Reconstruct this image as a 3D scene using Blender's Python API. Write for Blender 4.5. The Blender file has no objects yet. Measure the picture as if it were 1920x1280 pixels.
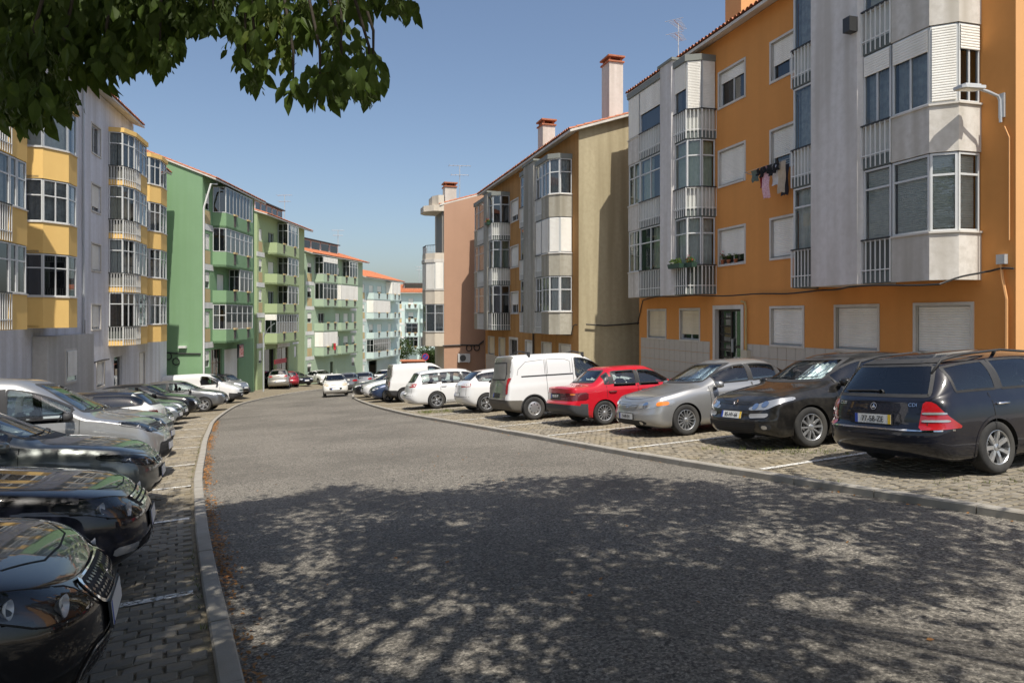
import bpy, bmesh, math, random
import numpy as np
from mathutils import Vector, Matrix
from mathutils.bvhtree import BVHTree
from mathutils.geometry import delaunay_2d_cdt
random.seed(7); RS = np.random.RandomState(11)
S = bpy.context.scene; COL = S.collection
# ------------------------------------------------------------ camera, sky, sun
EYE = 1.63; F = 1280.0; HZ = 594.0
cd = bpy.data.cameras.new('camera'); cam = bpy.data.objects.new('camera', cd); COL.objects.link(cam)
cam.location = (0, 0, EYE); cam.rotation_euler = (math.pi/2, 0, 0)
cd.sensor_width = 36; cd.lens = 36*F/1920; cd.shift_y = -46/1920; cd.clip_end = 3000; cd.clip_start = .05
S.camera = cam
SUN_EL = math.radians(61); TRAV = Vector((-.36, 1.0, 0)).normalized()
w = bpy.data.worlds.new('World'); S.world = w; w.use_nodes = True
nt = w.node_tree; bgn = nt.nodes['Background']
sk = nt.nodes.new('ShaderNodeTexSky'); sk.sky_type = 'NISHITA'; sk.sun_disc = False
sk.sun_elevation = SUN_EL; sk.sun_rotation = math.atan2(-TRAV.x, -TRAV.y)
sk.altitude = 50; sk.air_density = 1.0; sk.dust_density = 2.6; sk.ozone_density = 1.3
nt.links.new(sk.outputs[0], bgn.inputs[0]); bgn.inputs[1].default_value = .1
sl = bpy.data.lights.new('sun', 'SUN'); sl.energy = 4.1; sl.angle = math.radians(.55); sl.color = (1, .95, .86)
so = bpy.data.objects.new('sun', sl); COL.objects.link(so); so.location = (3, -12, 30)
so.rotation_euler = Vector((TRAV.x*math.cos(SUN_EL), TRAV.y*math.cos(SUN_EL), -math.sin(SUN_EL))).to_track_quat('-Z', 'Y').to_euler()
vs = S.view_settings; vs.view_transform = 'Standard'; vs.look = 'None'; vs.exposure = 0.54; vs.gamma = 1; vs.use_curve_mapping = False
# ------------------------------------------------------------ materials
MATS = {}
def _mat(name):
    m = bpy.data.materials.new(name); m.use_nodes = True
    return m, m.node_tree, m.node_tree.nodes['Principled BSDF']
def N(t, k, **kw):
    n = t.nodes.new(k)
    for a, b in kw.items():
        if a in n.inputs: n.inputs[a].default_value = b
        else: setattr(n, a, b)
    return n
def rgba(c): return (c[0], c[1], c[2], 1)
def mixc(t, fac, a, b, blend='MIX'):
    n = t.nodes.new('ShaderNodeMix'); n.data_type = 'RGBA'; n.blend_type = blend
    for sock, v in ((n.inputs[0], fac), (n.inputs[6], a), (n.inputs[7], b)):
        if hasattr(v, 'links') or hasattr(v, 'is_linked'): t.links.new(v, sock)
        else: sock.default_value = v
    return n.outputs[2]
def ramp(t, src, stops):
    r = t.nodes.new('ShaderNodeValToRGB'); e = r.color_ramp.elements
    while len(e) < len(stops): e.new(.5)
    for i, (p, c) in enumerate(stops): e[i].position = p; e[i].color = rgba(c) if len(c) == 3 else c
    t.links.new(src, r.inputs[0]); return r.outputs[0]
def coords(t, scale=(1, 1, 1), kind='Object'):
    tc = t.nodes.new('ShaderNodeTexCoord'); mp = t.nodes.new('ShaderNodeMapping'); mp.inputs['Scale'].default_value = scale
    t.links.new(tc.outputs[kind], mp.inputs[0]); return mp.outputs[0]
def noise(t, vec, scale, detail=4, rough=.6):
    n = N(t, 'ShaderNodeTexNoise', Scale=scale, Detail=detail, Roughness=rough); t.links.new(vec, n.inputs['Vector']); return n.outputs['Fac']
def bump(t, b, h, strength, dist=.01):
    n = N(t, 'ShaderNodeBump', Strength=strength, Distance=dist); t.links.new(h, n.inputs['Height']); t.links.new(n.outputs[0], b.inputs['Normal'])
def plain(name, c, rough=.6, metal=0, spec=.5, coat=0):
    if name in MATS: return MATS[name]
    m, t, b = _mat(name); b.inputs['Base Color'].default_value = rgba(c); b.inputs['Roughness'].default_value = rough
    b.inputs['Metallic'].default_value = metal; b.inputs['Specular IOR Level'].default_value = spec; b.inputs['Coat Weight'].default_value = coat
    b.inputs['Coat Roughness'].default_value = .04
    MATS[name] = m; return m
def stucco(name, c, stain=.35, dirt=(.45, .42, .36), rough=.85, bs=60, bstr=.25):
    """weathered render: patchy tone, vertical rain streaks, fine grain"""
    if name in MATS: return MATS[name]
    m, t, b = _mat(name); v = coords(t); vs_ = coords(t, (2.2, 2.2, .16))
    n1 = noise(t, v, .45, 7, .7); n2 = noise(t, vs_, .9, 2.5, .55); n3 = noise(t, v, 6, 4, .6)
    dk = tuple(c[i]*(dirt[i]*.8+.35) for i in range(3)); lt = tuple(min(.9, x*1.12) for x in c)
    a = mixc(t, ramp(t, n1, [(.3, (0, 0, 0)), (.75, (1, 1, 1))]), rgba(c), rgba(lt))
    st = ramp(t, n2, [(.42, (0, 0, 0)), (.66, (min(1, stain*1.25),)*3)])
    a = mixc(t, st, a, rgba(dk))
    a = mixc(t, ramp(t, n3, [(.4, (.0,)*3), (.68, (stain*.55,)*3)]), a, rgba(dk))
    t.links.new(a, b.inputs['Base Color']); b.inputs['Roughness'].default_value = rough; b.inputs['Specular IOR Level'].default_value = .25
    bump(t, b, noise(t, v, bs, 3, .6), bstr, .006)
    MATS[name] = m; return m
def glassmat(name, tint=(.8, .85, .85), refl=.14, rough=.0, gl=(.95, .97, 1)):
    if name in MATS: return MATS[name]
    m, t, b = _mat(name); t.nodes.remove(b)
    tr = N(t, 'ShaderNodeBsdfTransparent'); tr.inputs[0].default_value = rgba(tint)
    g = N(t, 'ShaderNodeBsdfGlossy'); g.inputs['Roughness'].default_value = rough; g.inputs[0].default_value = rgba(gl)
    fr = N(t, 'ShaderNodeFresnel', IOR=1.5); mr = N(t, 'ShaderNodeMath', operation='MULTIPLY_ADD'); mr.inputs[1].default_value = 1.0; mr.inputs[2].default_value = refl
    t.links.new(fr.outputs[0], mr.inputs[0]); mr.use_clamp = True
    mx = N(t, 'ShaderNodeMixShader'); t.links.new(mr.outputs[0], mx.inputs[0]); t.links.new(tr.outputs[0], mx.inputs[1]); t.links.new(g.outputs[0], mx.inputs[2])
    t.links.new(mx.outputs[0], t.nodes['Material Output'].inputs['Surface'])
    MATS[name] = m; return m
def paint(name, c, metal=0., rough=.32, dust=.15):
    if name in MATS: return MATS[name]
    m, t, b = _mat(name); v = coords(t)
    n1 = noise(t, v, 3.5, 6, .7)
    du = ramp(t, n1, [(.45, (0, 0, 0)), (.85, (dust,)*3)])
    a = mixc(t, du, rgba(c), (.32, .29, .24, 1)); t.links.new(a, b.inputs['Base Color'])
    b.inputs['Metallic'].default_value = metal; b.inputs['Roughness'].default_value = rough
    b.inputs['Coat Weight'].default_value = 1; b.inputs['Specular IOR Level'].default_value = .5 if metal > .3 else .12
    t.links.new(ramp(t, n1, [(.4, (.02,)*3), (.9, (.02+.35*dust,)*3)]), b.inputs['Coat Roughness'])
    MATS[name] = m; return m
# ------------------------------------------------------------ mesh helpers
class MB:
    def __init__(s): s.v = []; s.f = []; s.m = []
    def add(s, vs, fs, mi=0):
        o = len(s.v); s.v.extend(vs); s.f.extend([tuple(i+o for i in f) for f in fs]); s.m.extend([mi]*len(fs)); return s
    def quad(s, a, b, c, d, mi=0): return s.add([a, b, c, d], [(0, 1, 2, 3)], mi)
    def box(s, x0, x1, y0, y1, z0, z1, mi=0):
        return s.add([(x0, y0, z0), (x1, y0, z0), (x1, y1, z0), (x0, y1, z0), (x0, y0, z1), (x1, y0, z1), (x1, y1, z1), (x0, y1, z1)],
                     [(0, 3, 2, 1), (4, 5, 6, 7), (0, 1, 5, 4), (1, 2, 6, 5), (2, 3, 7, 6), (3, 0, 4, 7)], mi)
    def tbox(s, T, s0, s1, o0, o1, z0, z1, mi=0):
        """box in facet space: along s, outward o (o0<o1), z"""
        P = [T(a, o, z) for z in (z0, z1) for (a, o) in ((s0, o1), (s1, o1), (s1, o0), (s0, o0))]
        return s.add(P, [(0, 3, 2, 1), (4, 5, 6, 7), (0, 1, 5, 4), (1, 2, 6, 5), (2, 3, 7, 6), (3, 0, 4, 7)], mi)
    def prism(s, poly, z0, z1, mi=0):
        n = len(poly); vs = [(x, y, z0) for x, y in poly]+[(x, y, z1) for x, y in poly]
        fs = [tuple(range(n-1, -1, -1)), tuple(range(n, 2*n))]+[(i, (i+1) % n, n+(i+1) % n, n+i) for i in range(n)]
        return s.add(vs, fs, mi)
    def tube(s, pts, r, n=6, mi=0, cap=True):
        pts = [Vector(p) for p in pts]; rs = r if isinstance(r, (list, tuple)) else [r]*len(pts)
        vs = []; fs = []; up = Vector((0, 0, 1)); prev = None
        for i, p in enumerate(pts):
            d = (pts[min(i+1, len(pts)-1)]-pts[max(i-1, 0)])
            if d.length < 1e-9: d = Vector((0, 0, 1))
            d.normalize()
            if prev is None: a = d.cross(up) if abs(d.z) < .95 else d.cross(Vector((1, 0, 0)))
            else: a = prev-d*prev.dot(d)
            a.normalize(); prev = a; b = d.cross(a)
            for k in range(n):
                q = 2*math.pi*k/n; vs.append(tuple(p+a*(rs[i]*math.cos(q))+b*(rs[i]*math.sin(q))))
        for i in range(len(pts)-1):
            for k in range(n): fs.append((i*n+k, i*n+(k+1) % n, (i+1)*n+(k+1) % n, (i+1)*n+k))
        if cap: fs += [tuple(range(n-1, -1, -1)), tuple(range((len(pts)-1)*n, len(pts)*n))]
        return s.add(vs, fs, mi)
    def lathe(s, prof, n=24, axis='y', mi=0, c=(0, 0, 0)):
        vs = []; fs = []
        for (r, h) in prof:
            for k in range(n):
                q = 2*math.pi*k/n; a, b = r*math.cos(q), r*math.sin(q)
                vs.append({'y': (c[0]+a, c[1]+h, c[2]+b), 'z': (c[0]+a, c[1]+b, c[2]+h), 'x': (c[0]+h, c[1]+a, c[2]+b)}[axis])
        for i in range(len(prof)-1):
            for k in range(n): fs.append((i*n+k, i*n+(k+1) % n, (i+1)*n+(k+1) % n, (i+1)*n+k))
        return s.add(vs, fs, mi)
    def build(s, name, mats, parent=None, smooth=False, zoff=0, fix=False):
        me = bpy.data.meshes.new(name); vs = s.v if not zoff else [(a, b, c-zoff) for a, b, c in s.v]
        me.from_pydata(vs, [], s.f)
        ml = mats if isinstance(mats, (list, tuple)) else [mats]
        for m in ml: me.materials.append(m)
        if len(ml) > 1: me.polygons.foreach_set('material_index', s.m)
        if smooth: me.polygons.foreach_set('use_smooth', [True]*len(me.polygons))
        if fix:
            bm = bmesh.new(); bm.from_mesh(me); bmesh.ops.recalc_face_normals(bm, faces=bm.faces); bm.to_mesh(me); bm.free()
        return link(name, me, parent)
def link(name, data, parent=None):
    o = bpy.data.objects.new(name, data); COL.objects.link(o)
    if parent: o.parent = parent
    return o
def empty(name, loc, rz=0, label=None, cat=None, group=None):
    o = bpy.data.objects.new(name, None); COL.objects.link(o); o.location = loc; o.rotation_euler = (0, 0, rz); o.empty_display_size = .2
    return tag(o, label, cat, group)
def tag(o, label=None, cat=None, group=None, kind=None):
    for k, v in (('label', label), ('category', cat), ('group', group), ('kind', kind)):
        if v: o[k] = v
    return o
def sstep(a, b, x):
    t = np.clip((x-a)/(b-a), 0, 1); return t*t*(3-2*t)
def gz(x, y):
    """height of the sloping ground (falls away from the camera and to the left)"""
    X = 200*math.tanh(x/200) if abs(x) > 90 else x
    Y = y if y < 150 else 150+60*math.tanh((y-150)/60)
    Y = Y if Y > -40 else -40
    return -.08+.0558*max(-70, min(60, X))-.0649*Y+.4*float(sstep(-18.3, -20.3, x)*sstep(43.5, 47.5, y))
GN = Vector((-.0558, .0649, 1)).normalized()
def cv(p):
    """pixel-measured ground point: recompute its distance on the fitted ground plane"""
    k = p[0]/p[1]; v = (1.63+.056*p[1]-.08*p[0])/p[1]; Y = 1.71/(v-.0649+.0558*k); return (k*Y, Y)
# ------------------------------------------------------------ ground, road, kerbs, parking
def asphalt():
    m, t, b = _mat('asphalt'); v = coords(t)
    vo = N(t, 'ShaderNodeTexVoronoi', Scale=48.0); t.links.new(v, vo.inputs['Vector'])
    sp = noise(t, v, 46, 4, .8); big = noise(t, v, .3, 7, .7); mid = noise(t, v, 4, 4, .6)
    a = ramp(t, sp, [(.4, (.03, .028, .025)), (.52, (.105, .095, .082)), (.64, (.52, .47, .39))])
    c2 = ramp(t, vo.outputs['Color'], [(.2, (.04, .037, .032)), (.85, (.33, .3, .25))])
    a = mixc(t, .45, a, c2)
    a = mixc(t, ramp(t, big, [(.42, (0, 0, 0)), (.66, (.6,)*3)]), a, (.065, .059, .05, 1))
    a = mixc(t, ramp(t, mid, [(.5, (0, 0, 0)), (.8, (.22,)*3)]), a, (.18, .16, .13, 1))
    t.links.new(a, b.inputs['Base Color']); b.inputs['Roughness'].default_value = .82; b.inputs['Specular IOR Level'].default_value = .3
    bump(t, b, sp, .55, .008); return m
def settmat(name, base, attr=False):
    m, t, b = _mat(name); v = coords(t)
    if attr: r = N(t, 'ShaderNodeAttribute', attribute_name='rnd').outputs['Fac']
    else: r = N(t, 'ShaderNodeObjectInfo').outputs['Random']
    a = ramp(t, r, [(0, tuple(x*.6 for x in base)), (.5, base), (1, tuple(x*1.35 for x in base))])
    n = noise(t, v, 45, 4, .7); a = mixc(t, ramp(t, n, [(.4, (0, 0, 0)), (.75, (.6,)*3)]), a, rgba(tuple(x*.6 for x in base)))
    n2 = noise(t, v, 1.6, 6, .75); a = mixc(t, ramp(t, n2, [(.42, (0, 0, 0)), (.66, (.75,)*3)]), a, (.24, .195, .12, 1))
    t.links.new(a, b.inputs['Base Color']); b.inputs['Roughness'].default_value = .8; b.inputs['Specular IOR Level'].default_value = .3
    bump(t, b, n, .4, .006); return m
def dirtmat():
    m, t, b = _mat('joint_dirt'); v = coords(t); n = noise(t, v, 7, 5, .7); n2 = noise(t, v, 60, 3, .6)
    a = ramp(t, n, [(.3, (.09, .075, .055)), (.55, (.2, .165, .11)), (.8, (.17, .16, .08))])
    t.links.new(a, b.inputs['Base Color']); b.inputs['Roughness'].default_value = .95; bump(t, b, n2, .6, .01); return m
def linemat():
    m, t, b = _mat('worn_white_paint'); v = coords(t, kind='Object'); n = noise(t, v, 22, 5, .75)
    b.inputs['Base Color'].default_value = (.72, .71, .67, 1); b.inputs['Roughness'].default_value = .7
    al = ramp(t, n, [(.4, (.05,)*3), (.54, (.92,)*3)]); t.links.new(al, b.inputs['Alpha']); return m
M_ASPH = asphalt(); M_DIRT = dirtmat(); M_LINE = linemat()
M_KERB = stucco('kerb_concrete', (.30, .28, .245), .6, bs=90, bstr=.5)
M_SETT = settmat('granite_sett', (.19, .175, .15)); M_SETTS = settmat('granite_setts', (.21, .185, .145), True)
M_PAVE = stucco('pavement_concrete', (.33, .31, .27), .4, bs=40, bstr=.4)
def sheet(name, outline_l, outline_r, dz, mat, kind='structure'):
    mb = MB(); n = len(outline_l); C = 9; vs = []
    for c in range(C):
        for a, b in zip(outline_l, outline_r):
            x = a[0]+(b[0]-a[0])*c/(C-1); y = a[1]+(b[1]-a[1])*c/(C-1); vs.append((x, y, gz(x, y)+dz))
    mb.add(vs, [(c*n+i, c*n+n+i, c*n+n+i+1, c*n+i+1) for c in range(C-1) for i in range(n-1)]); return tag(mb.build(name, mat), kind=kind)
def resample(pl, step):
    P = [Vector(p) for p in pl]; out = [P[0].copy()]; acc = 0
    for a, b in zip(P, P[1:]):
        L = (b-a).length; d = step-acc
        while d <= L: out.append(a+(b-a)*(d/L)); d += step
        acc = L-(d-step)
    return out
def chaik(pl, n=2):
    for _ in range(n):
        q = [pl[0]]
        for a, b in zip(pl, pl[1:]):
            q += [(a[0]*.75+b[0]*.25, a[1]*.75+b[1]*.25), (a[0]*.25+b[0]*.75, a[1]*.25+b[1]*.75)]
        pl = q+[pl[-1]]
    return pl
KL = chaik([(2.6, -6.0), (.75, -1.0), (-.5, 1.7)]+[cv(q) for q in [(-1.43, 3.64), (-2.13, 5.01), (-3.1, 6.98), (-4.04, 8.97), (-5.05, 11.11), (-6.5, 14.5), (-7.9, 17.7), (-9.5, 21.6), (-11.0, 25.2), (-12.8, 30.3), (-14.7, 36)]]+[(-16.6, 42), (-17.6, 47.5), (-18.4, 54), (-18.6, 62), (-17.6, 72), (-15, 84), (-11, 96), (-6, 108)])
KR = chaik([(9.8, -6.0), (7.9, -1.0), (6.5, 2.2), (5.3, 4.9)]+[cv(q) for q in [(3.62, 6.17), (2.85, 7.66), (1.83, 9.78), (.59, 12.64), (-.47, 15.05), (-1.57, 17.52), (-3.09, 20.84), (-4.65, 24.8), (-6.5, 29.97), (-8.4, 36)]]+[(-10.6, 45.0), (-11.3, 50), (-11.7, 56), (-11.4, 63), (-10.3, 72), (-8, 82), (-4.4, 92), (1, 102)])
def offs(pl, d):
    P = [Vector(p) for p in pl]; o = []
    for i, p in enumerate(P):
        t = (P[min(i+1, len(P)-1)]-P[max(i-1, 0)]).normalized(); o.append((p.x+t.y*d, p.y-t.x*d))   # d>0: to the right of travel
    return o
# big ground sheet to the horizon
mb = MB(); xs = [-1500, -600, -250, -120]+list(range(-90, 91, 3))+[120, 250, 600, 1500]; ys = [-1500, -500, -150, -60]+list(range(-42, 151, 3))+[180, 230, 320, 600, 1600]
mb.add([(x, y, gz(x, y)-.05) for y in ys for x in xs], [(j*len(xs)+i, j*len(xs)+i+1, (j+1)*len(xs)+i+1, (j+1)*len(xs)+i) for j in range(len(ys)-1) for i in range(len(xs)-1)])
tag(mb.build('ground', M_PAVE), kind='structure')
nn = min(len(KL), len(KR))
def evenly(pl, n):
    P = resample(pl, .5); return [tuple(P[int(i*(len(P)-1)/(n-1))]) for i in range(n)]
road = sheet('road', evenly(KL, 90), evenly(KR, 90), 0, M_ASPH)
PK = .06   # parking surface above the road
LPK = sheet('parking_left', evenly(offs(KL, -9.5), 90), evenly(offs(KL, -.05), 90), PK-.014, M_DIRT)
RPK = sheet('parking_right', evenly(offs(KR, .05), 90), evenly(offs(KR, 11.5), 90), PK-.014, M_DIRT)
# far street surface where the road bends away to the right
# kerbs of separate stones
def kerb(name, pl, side, length=1.05):
    root = tag(empty(name, (0, 0, 0)), kind='structure'); P = resample(pl, length)
    for a, b in zip(P, P[1:]):
        if a.y < -3 or a.y > 78: continue
        d = (b-a); L = d.length-.012; d.normalize(); nrm = Vector((d.y, -d.x))*side
        w0, b0, h = .13, .012, .085+random.uniform(-.004, .004); mb = MB()
        prof = [(0, -.1), (0, h-b0), (b0, h), (w0-b0, h), (w0, h-b0), (w0, -.1)]
        vs = []
        for q in (0.0, L):
            c = a+d*q
            for (o, z) in prof:
                p = c+nrm*o; vs.append((p.x-a.x, p.y-a.y, gz(p.x, p.y)+z-gz(a.x, a.y)))
        k = len(prof); fs = [(i, i+1, k+i+1, k+i) for i in range(k-1)]+[tuple(range(k)), tuple(range(2*k-1, k-1, -1))]
        o = mb.add(vs, fs).build('kerb_stone', M_KERB, root, fix=True); o.location = (a.x, a.y, gz(a.x, a.y))
    return root
kerb('kerb_left', KL, -1); kerb('kerb_right', KR, 1)
# granite setts
def setts(pl, side, root, singles, ymax, depth, k_=1.0):
    P = resample(offs(pl, side*(.13+.035)), .150*k_); big = MB(); rnd = []; cnt = 0; cands = []
    sv = []
    for k in range(5):
        mb = MB(); a, b, h, e = .0925+random.uniform(-.005, .002), .072+random.uniform(-.004, .002), 0, .012
        base = [(-a, -b), (a, -b), (a, b), (-a, b)]; j = [(random.uniform(-.011, .009), random.uniform(-.010, .008)) for _ in range(4)]
        base = [((x+u)*(k_ if k_ == 1 else k_*.96), (y+v)*k_) for (x, y), (u, v) in zip(base, j)]
        lo = [(x, y, -.03) for x, y in base]; md = [(x, y, -.007) for x, y in base]; tp = [(x*.91, y*.88, random.uniform(-.004, .005)) for x, y in base]
        mb.add(lo+md+tp, [(0, 1, 5, 4), (1, 2, 6, 5), (2, 3, 7, 6), (3, 0, 4, 7), (4, 5, 9, 8), (5, 6, 10, 9), (6, 7, 11, 10), (7, 4, 8, 11), (8, 9, 10, 11)])
        sv.append(mb)
    for r, p in enumerate(P[:-1]):
        if p.y < -1 or p.y > ymax: continue
        d = (P[r+1]-p).normalized(); nrm = Vector((d.y, -d.x))*side
        q = -.09*k_ if r % 2 else 0.0
        dep = depth if p.y < 26 else depth*.55
        for c in range(int(dep/(.19*k_))):
            o = nrm*(q+.095*k_+c*.19*k_+random.uniform(-.006, .006)); x, y = p.x+o.x, p.y+o.y
            if q+c*.19*k_ < -.05*k_: continue
            cands.append((x, y, math.atan2(nrm.y, nrm.x)+random.uniform(-.08, .08), random.uniform(-.007, .006)))
    def score(cn):
        x, y = cn[0], cn[1]
        if y < .8: return 99
        px = 960+x/y*F; py = HZ+(EYE-gz(x, y)-PK)/y*F
        return y if (px > 150 and px < 1930 and py < 1290) else 60+y
    order = sorted(cands, key=score); meshes = []
    for mb in sv:
        me = bpy.data.meshes.new('sett'); me.from_pydata(mb.v, [], mb.f); me.materials.append(M_SETT); meshes.append(me)
    tilt = Vector((0, 0, 1)).rotation_difference(GN).to_matrix().to_4x4()
    for i, (x, y, a, dz) in enumerate(order):
        M = Matrix.Translation((x, y, gz(x, y)+PK+dz)) @ tilt @ Matrix.Rotation(a, 4, 'Z')
        k = random.randrange(5)
        if i < singles:
            o = link('sett', meshes[k], root); o.matrix_local = M
        else:
            big.add([tuple(M @ Vector(v)) for v in sv[k].v], sv[k].f); rnd += [random.random()]*9
    o = big.build('setts', M_SETTS, root); tag(o, kind='stuff')
    at = o.data.attributes.new('rnd', 'FLOAT', 'FACE'); at.data.foreach_set('value', rnd)
setts(KL, -1, LPK, 300, 30, 3.5, .8)
setts(KR, 1, RPK, 300, 28, 3.4, .66)
# painted bay lines
def bayline(root, a, ang, L, w_=.1):
    d = Vector((math.cos(ang), math.sin(ang))); n = Vector((-d.y, d.x))*w_/2; mb = MB(); a = Vector(a); k = 8
    vs = []
    for i in range(k+1):
        for s in (-1, 1):
            p = a+d*(L*i/k)+n*s; vs.append((p.x, p.y, gz(p.x, p.y)+PK+.012))
    mb.add(vs, [(2*i, 2*i+2, 2*i+3, 2*i+1) for i in range(k)]); mb.build('bay_line', M_LINE, root)
for (a, ang) in (((-2.32, 5.07), 207), ((-3.64, 7.8), 205), ((-4.75, 10.2), 203), ((-5.9, 12.8), 201), ((-7.31, 16.08), 196), ((-8.68, 19.16), 196), ((-9.94, 22.12), 196), ((-10.91, 24.58), 197), ((-11.86, 27.2), 197), ((-13.2, 31.4), 197)):
    a = cv(a); bayline(LPK, (a[0]-.04, a[1]-.02), math.radians(ang), 4.6)
for (a, ang) in (((4.2, 5.55), 27), ((2.88, 7.99), 25), ((1.74, 10.47), 23), ((.62, 12.86), 23), ((-.48, 15.22), 23), ((-1.51, 17.6), 22), ((-2.53, 19.99), 21), ((-3.5, 22.4), 20), ((-4.6, 25.0), 20), ((-5.5, 27.6), 19), ((-6.4, 30.1), 19), ((-7.2, 32.7), 18)):
    a = cv(a); bayline(RPK, (a[0]+.06, a[1]+.03), math.radians(ang), 4.6)
# ------------------------------------------------------------ building kit
class Fr:
    """facade frame: x to the right along the facade as seen from the street, y into the building, z up (world height)"""
    def __init__(s, ox, oy, ang, zg): s.o = (ox, oy); s.a = ang; s.zg = zg; s.ex = (math.cos(ang), math.sin(ang)); s.iy = (-math.sin(ang), math.cos(ang))
    def u(s, px, p=0):
        k = (px-960)/F; return (k*(s.o[1]-p*s.iy[1])-(s.o[0]-p*s.iy[0]))/(s.ex[0]-k*s.ex[1])
    def z(s, py, u, p=0):
        Y = s.o[1]+u*s.ex[1]-p*s.iy[1]; return EYE-(py-HZ)/F*Y
    def root(s, name, label, cat='building', group=None): return empty(name, (s.o[0], s.o[1], s.zg), s.a, label, cat, group)
class Facet:
    def __init__(s, a, b): s.a = a; s.b = b; dx, dy = b[0]-a[0], -(b[1]-a[1]); s.L = math.hypot(dx, dy); s.d = (dx/s.L, dy/s.L)
    def __call__(s, q, o, z): return (s.a[0]+s.d[0]*q+s.d[1]*o, -s.a[1]+s.d[1]*q-s.d[0]*o, z)
def smooth_noise_mat(name, cs, scale=8):
    m, t, b = _mat(name); v = coords(t); n = noise(t, v, scale, 3, .5)
    t.links.new(ramp(t, n, [(.35, cs[0]), (.65, cs[1])]), b.inputs['Base Color']); b.inputs['Roughness'].default_value = .9; return m
M_FR = plain('white_aluminium', (.56, .57, .56), .4); M_FRG = plain('grey_aluminium', (.46, .48, .49), .4, .3)
M_GL = glassmat('window_glass', (.78, .82, .81), .04); M_GLD = glassmat('dark_window_glass', (.45, .5, .5), .07)
M_SH = stucco('white_shutter', (.80, .78, .72), .25, bs=30, bstr=.05); M_SHY = stucco('cream_shutter', (.74, .66, .50), .3, bs=30, bstr=.05)
M_CUR = [smooth_noise_mat('white_curtain', ((.72, .72, .69), (.84, .83, .79))), smooth_noise_mat('beige_curtain', ((.62, .58, .48), (.72, .68, .57))),
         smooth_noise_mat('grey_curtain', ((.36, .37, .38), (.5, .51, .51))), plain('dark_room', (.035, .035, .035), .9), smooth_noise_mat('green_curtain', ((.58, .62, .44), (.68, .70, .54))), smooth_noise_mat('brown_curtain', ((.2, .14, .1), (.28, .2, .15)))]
M_MARB = stucco('pale_marble', (.58, .55, .5), .35, bs=20, bstr=.1); M_IRON = plain('dark_iron', (.03, .03, .03), .5); M_RAIL = plain('white_painted_rail', (.68, .68, .65), .45)
M_CABLE = plain('black_cable', (.02, .02, .02), .6); M_CONC = stucco('grey_concrete', (.34, .34, .33), .55); M_SLAB = plain('green_grey_slab', (.13, .15, .14), .7)
M_LOWG = plain('dark_lower_glass', (.10, .11, .10), .08, 0, .6)
def tilemat(name, c):
    m, t, b = _mat(name); v = coords(t); n = noise(t, v, 3, 5, .7); n2 = noise(t, v, 14, 3, .6)
    a = ramp(t, n2, [(.3, tuple(x*.7 for x in c)), (.6, c), (.8, tuple(min(.8, x*1.35) for x in c))])
    a = mixc(t, ramp(t, n, [(.52, (0, 0, 0)), (.75, (.55,)*3)]), a, (.12, .1, .08, 1))
    t.links.new(a, b.inputs['Base Color']); b.inputs['Roughness'].default_value = .85; return m
M_TILE = tilemat('terracotta_tile', (.42, .15, .075)); M_TILEO = tilemat('orange_tile', (.55, .19, .085))
def wall_holes(mb, T, s0, s1, z0, z1, holes, depth=.2, mi=0, mj=0):
    us = sorted({s0, s1, *[h[0] for h in holes], *[h[1] for h in holes]}); zs = sorted({z0, z1, *[h[2] for h in holes], *[h[3] for h in holes]})
    us = [a for a in us if s0 <= a <= s1]; zs = [a for a in zs if z0 <= a <= z1]
    for a, b in zip(us, us[1:]):
        for c, d in zip(zs, zs[1:]):
            um, zm = (a+b)/2, (c+d)/2
            if any(h[0] < um < h[1] and h[2] < zm < h[3] for h in holes): continue
            mb.quad(T(a, 0, c), T(b, 0, c), T(b, 0, d), T(a, 0, d), mi)
    for (a, b, c, d) in holes:
        mb.quad(T(a, 0, c), T(a, 0, d), T(a, -depth, d), T(a, -depth, c), mj); mb.quad(T(b, 0, d), T(b, 0, c), T(b, -depth, c), T(b, -depth, d), mj)
        mb.quad(T(a, 0, d), T(b, 0, d), T(b, -depth, d), T(a, -depth, d), mj); mb.quad(T(b, 0, c), T(a, 0, c), T(a, -depth, c), T(b, -depth, c), mj)
def shutter_mesh(T, s0, s1, z0, z1, o, pitch=.055):
    mb = MB(); n = max(3, int((z1-z0)/pitch)); h = (z1-z0)/n
    for i in range(n):
        a = z0+i*h; pr = [(o, a), (o+.012, a+h*.25), (o+.012, a+h*.75), (o, a+h*.97)]
        vs = [T(q, oo, zz) for (oo, zz) in pr for q in (s0, s1)]; mb.add(vs, [(0, 1, 3, 2), (2, 3, 5, 4), (4, 5, 7, 6)])
    mb.quad(T(s0, o-.004, z0), T(s1, o-.004, z0), T(s1, o-.004, z1), T(s0, o-.004, z1)); return mb
def curtain_mesh(T, s0, s1, z0, z1, o, amp=.02):
    mb = MB(); n = max(4, int((s1-s0)/.05)); ph = random.uniform(0, 6)
    vs = []
    for i in range(n+1):
        q = s0+(s1-s0)*i/n; oo = o+amp*math.sin(i*1.9+ph)*random.uniform(.6, 1); vs += [T(q, oo, z0), T(q, oo*1.0, z1)]
    return mb.add(vs, [(2*i, 2*i+2, 2*i+3, 2*i+1) for i in range(n)])
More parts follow.
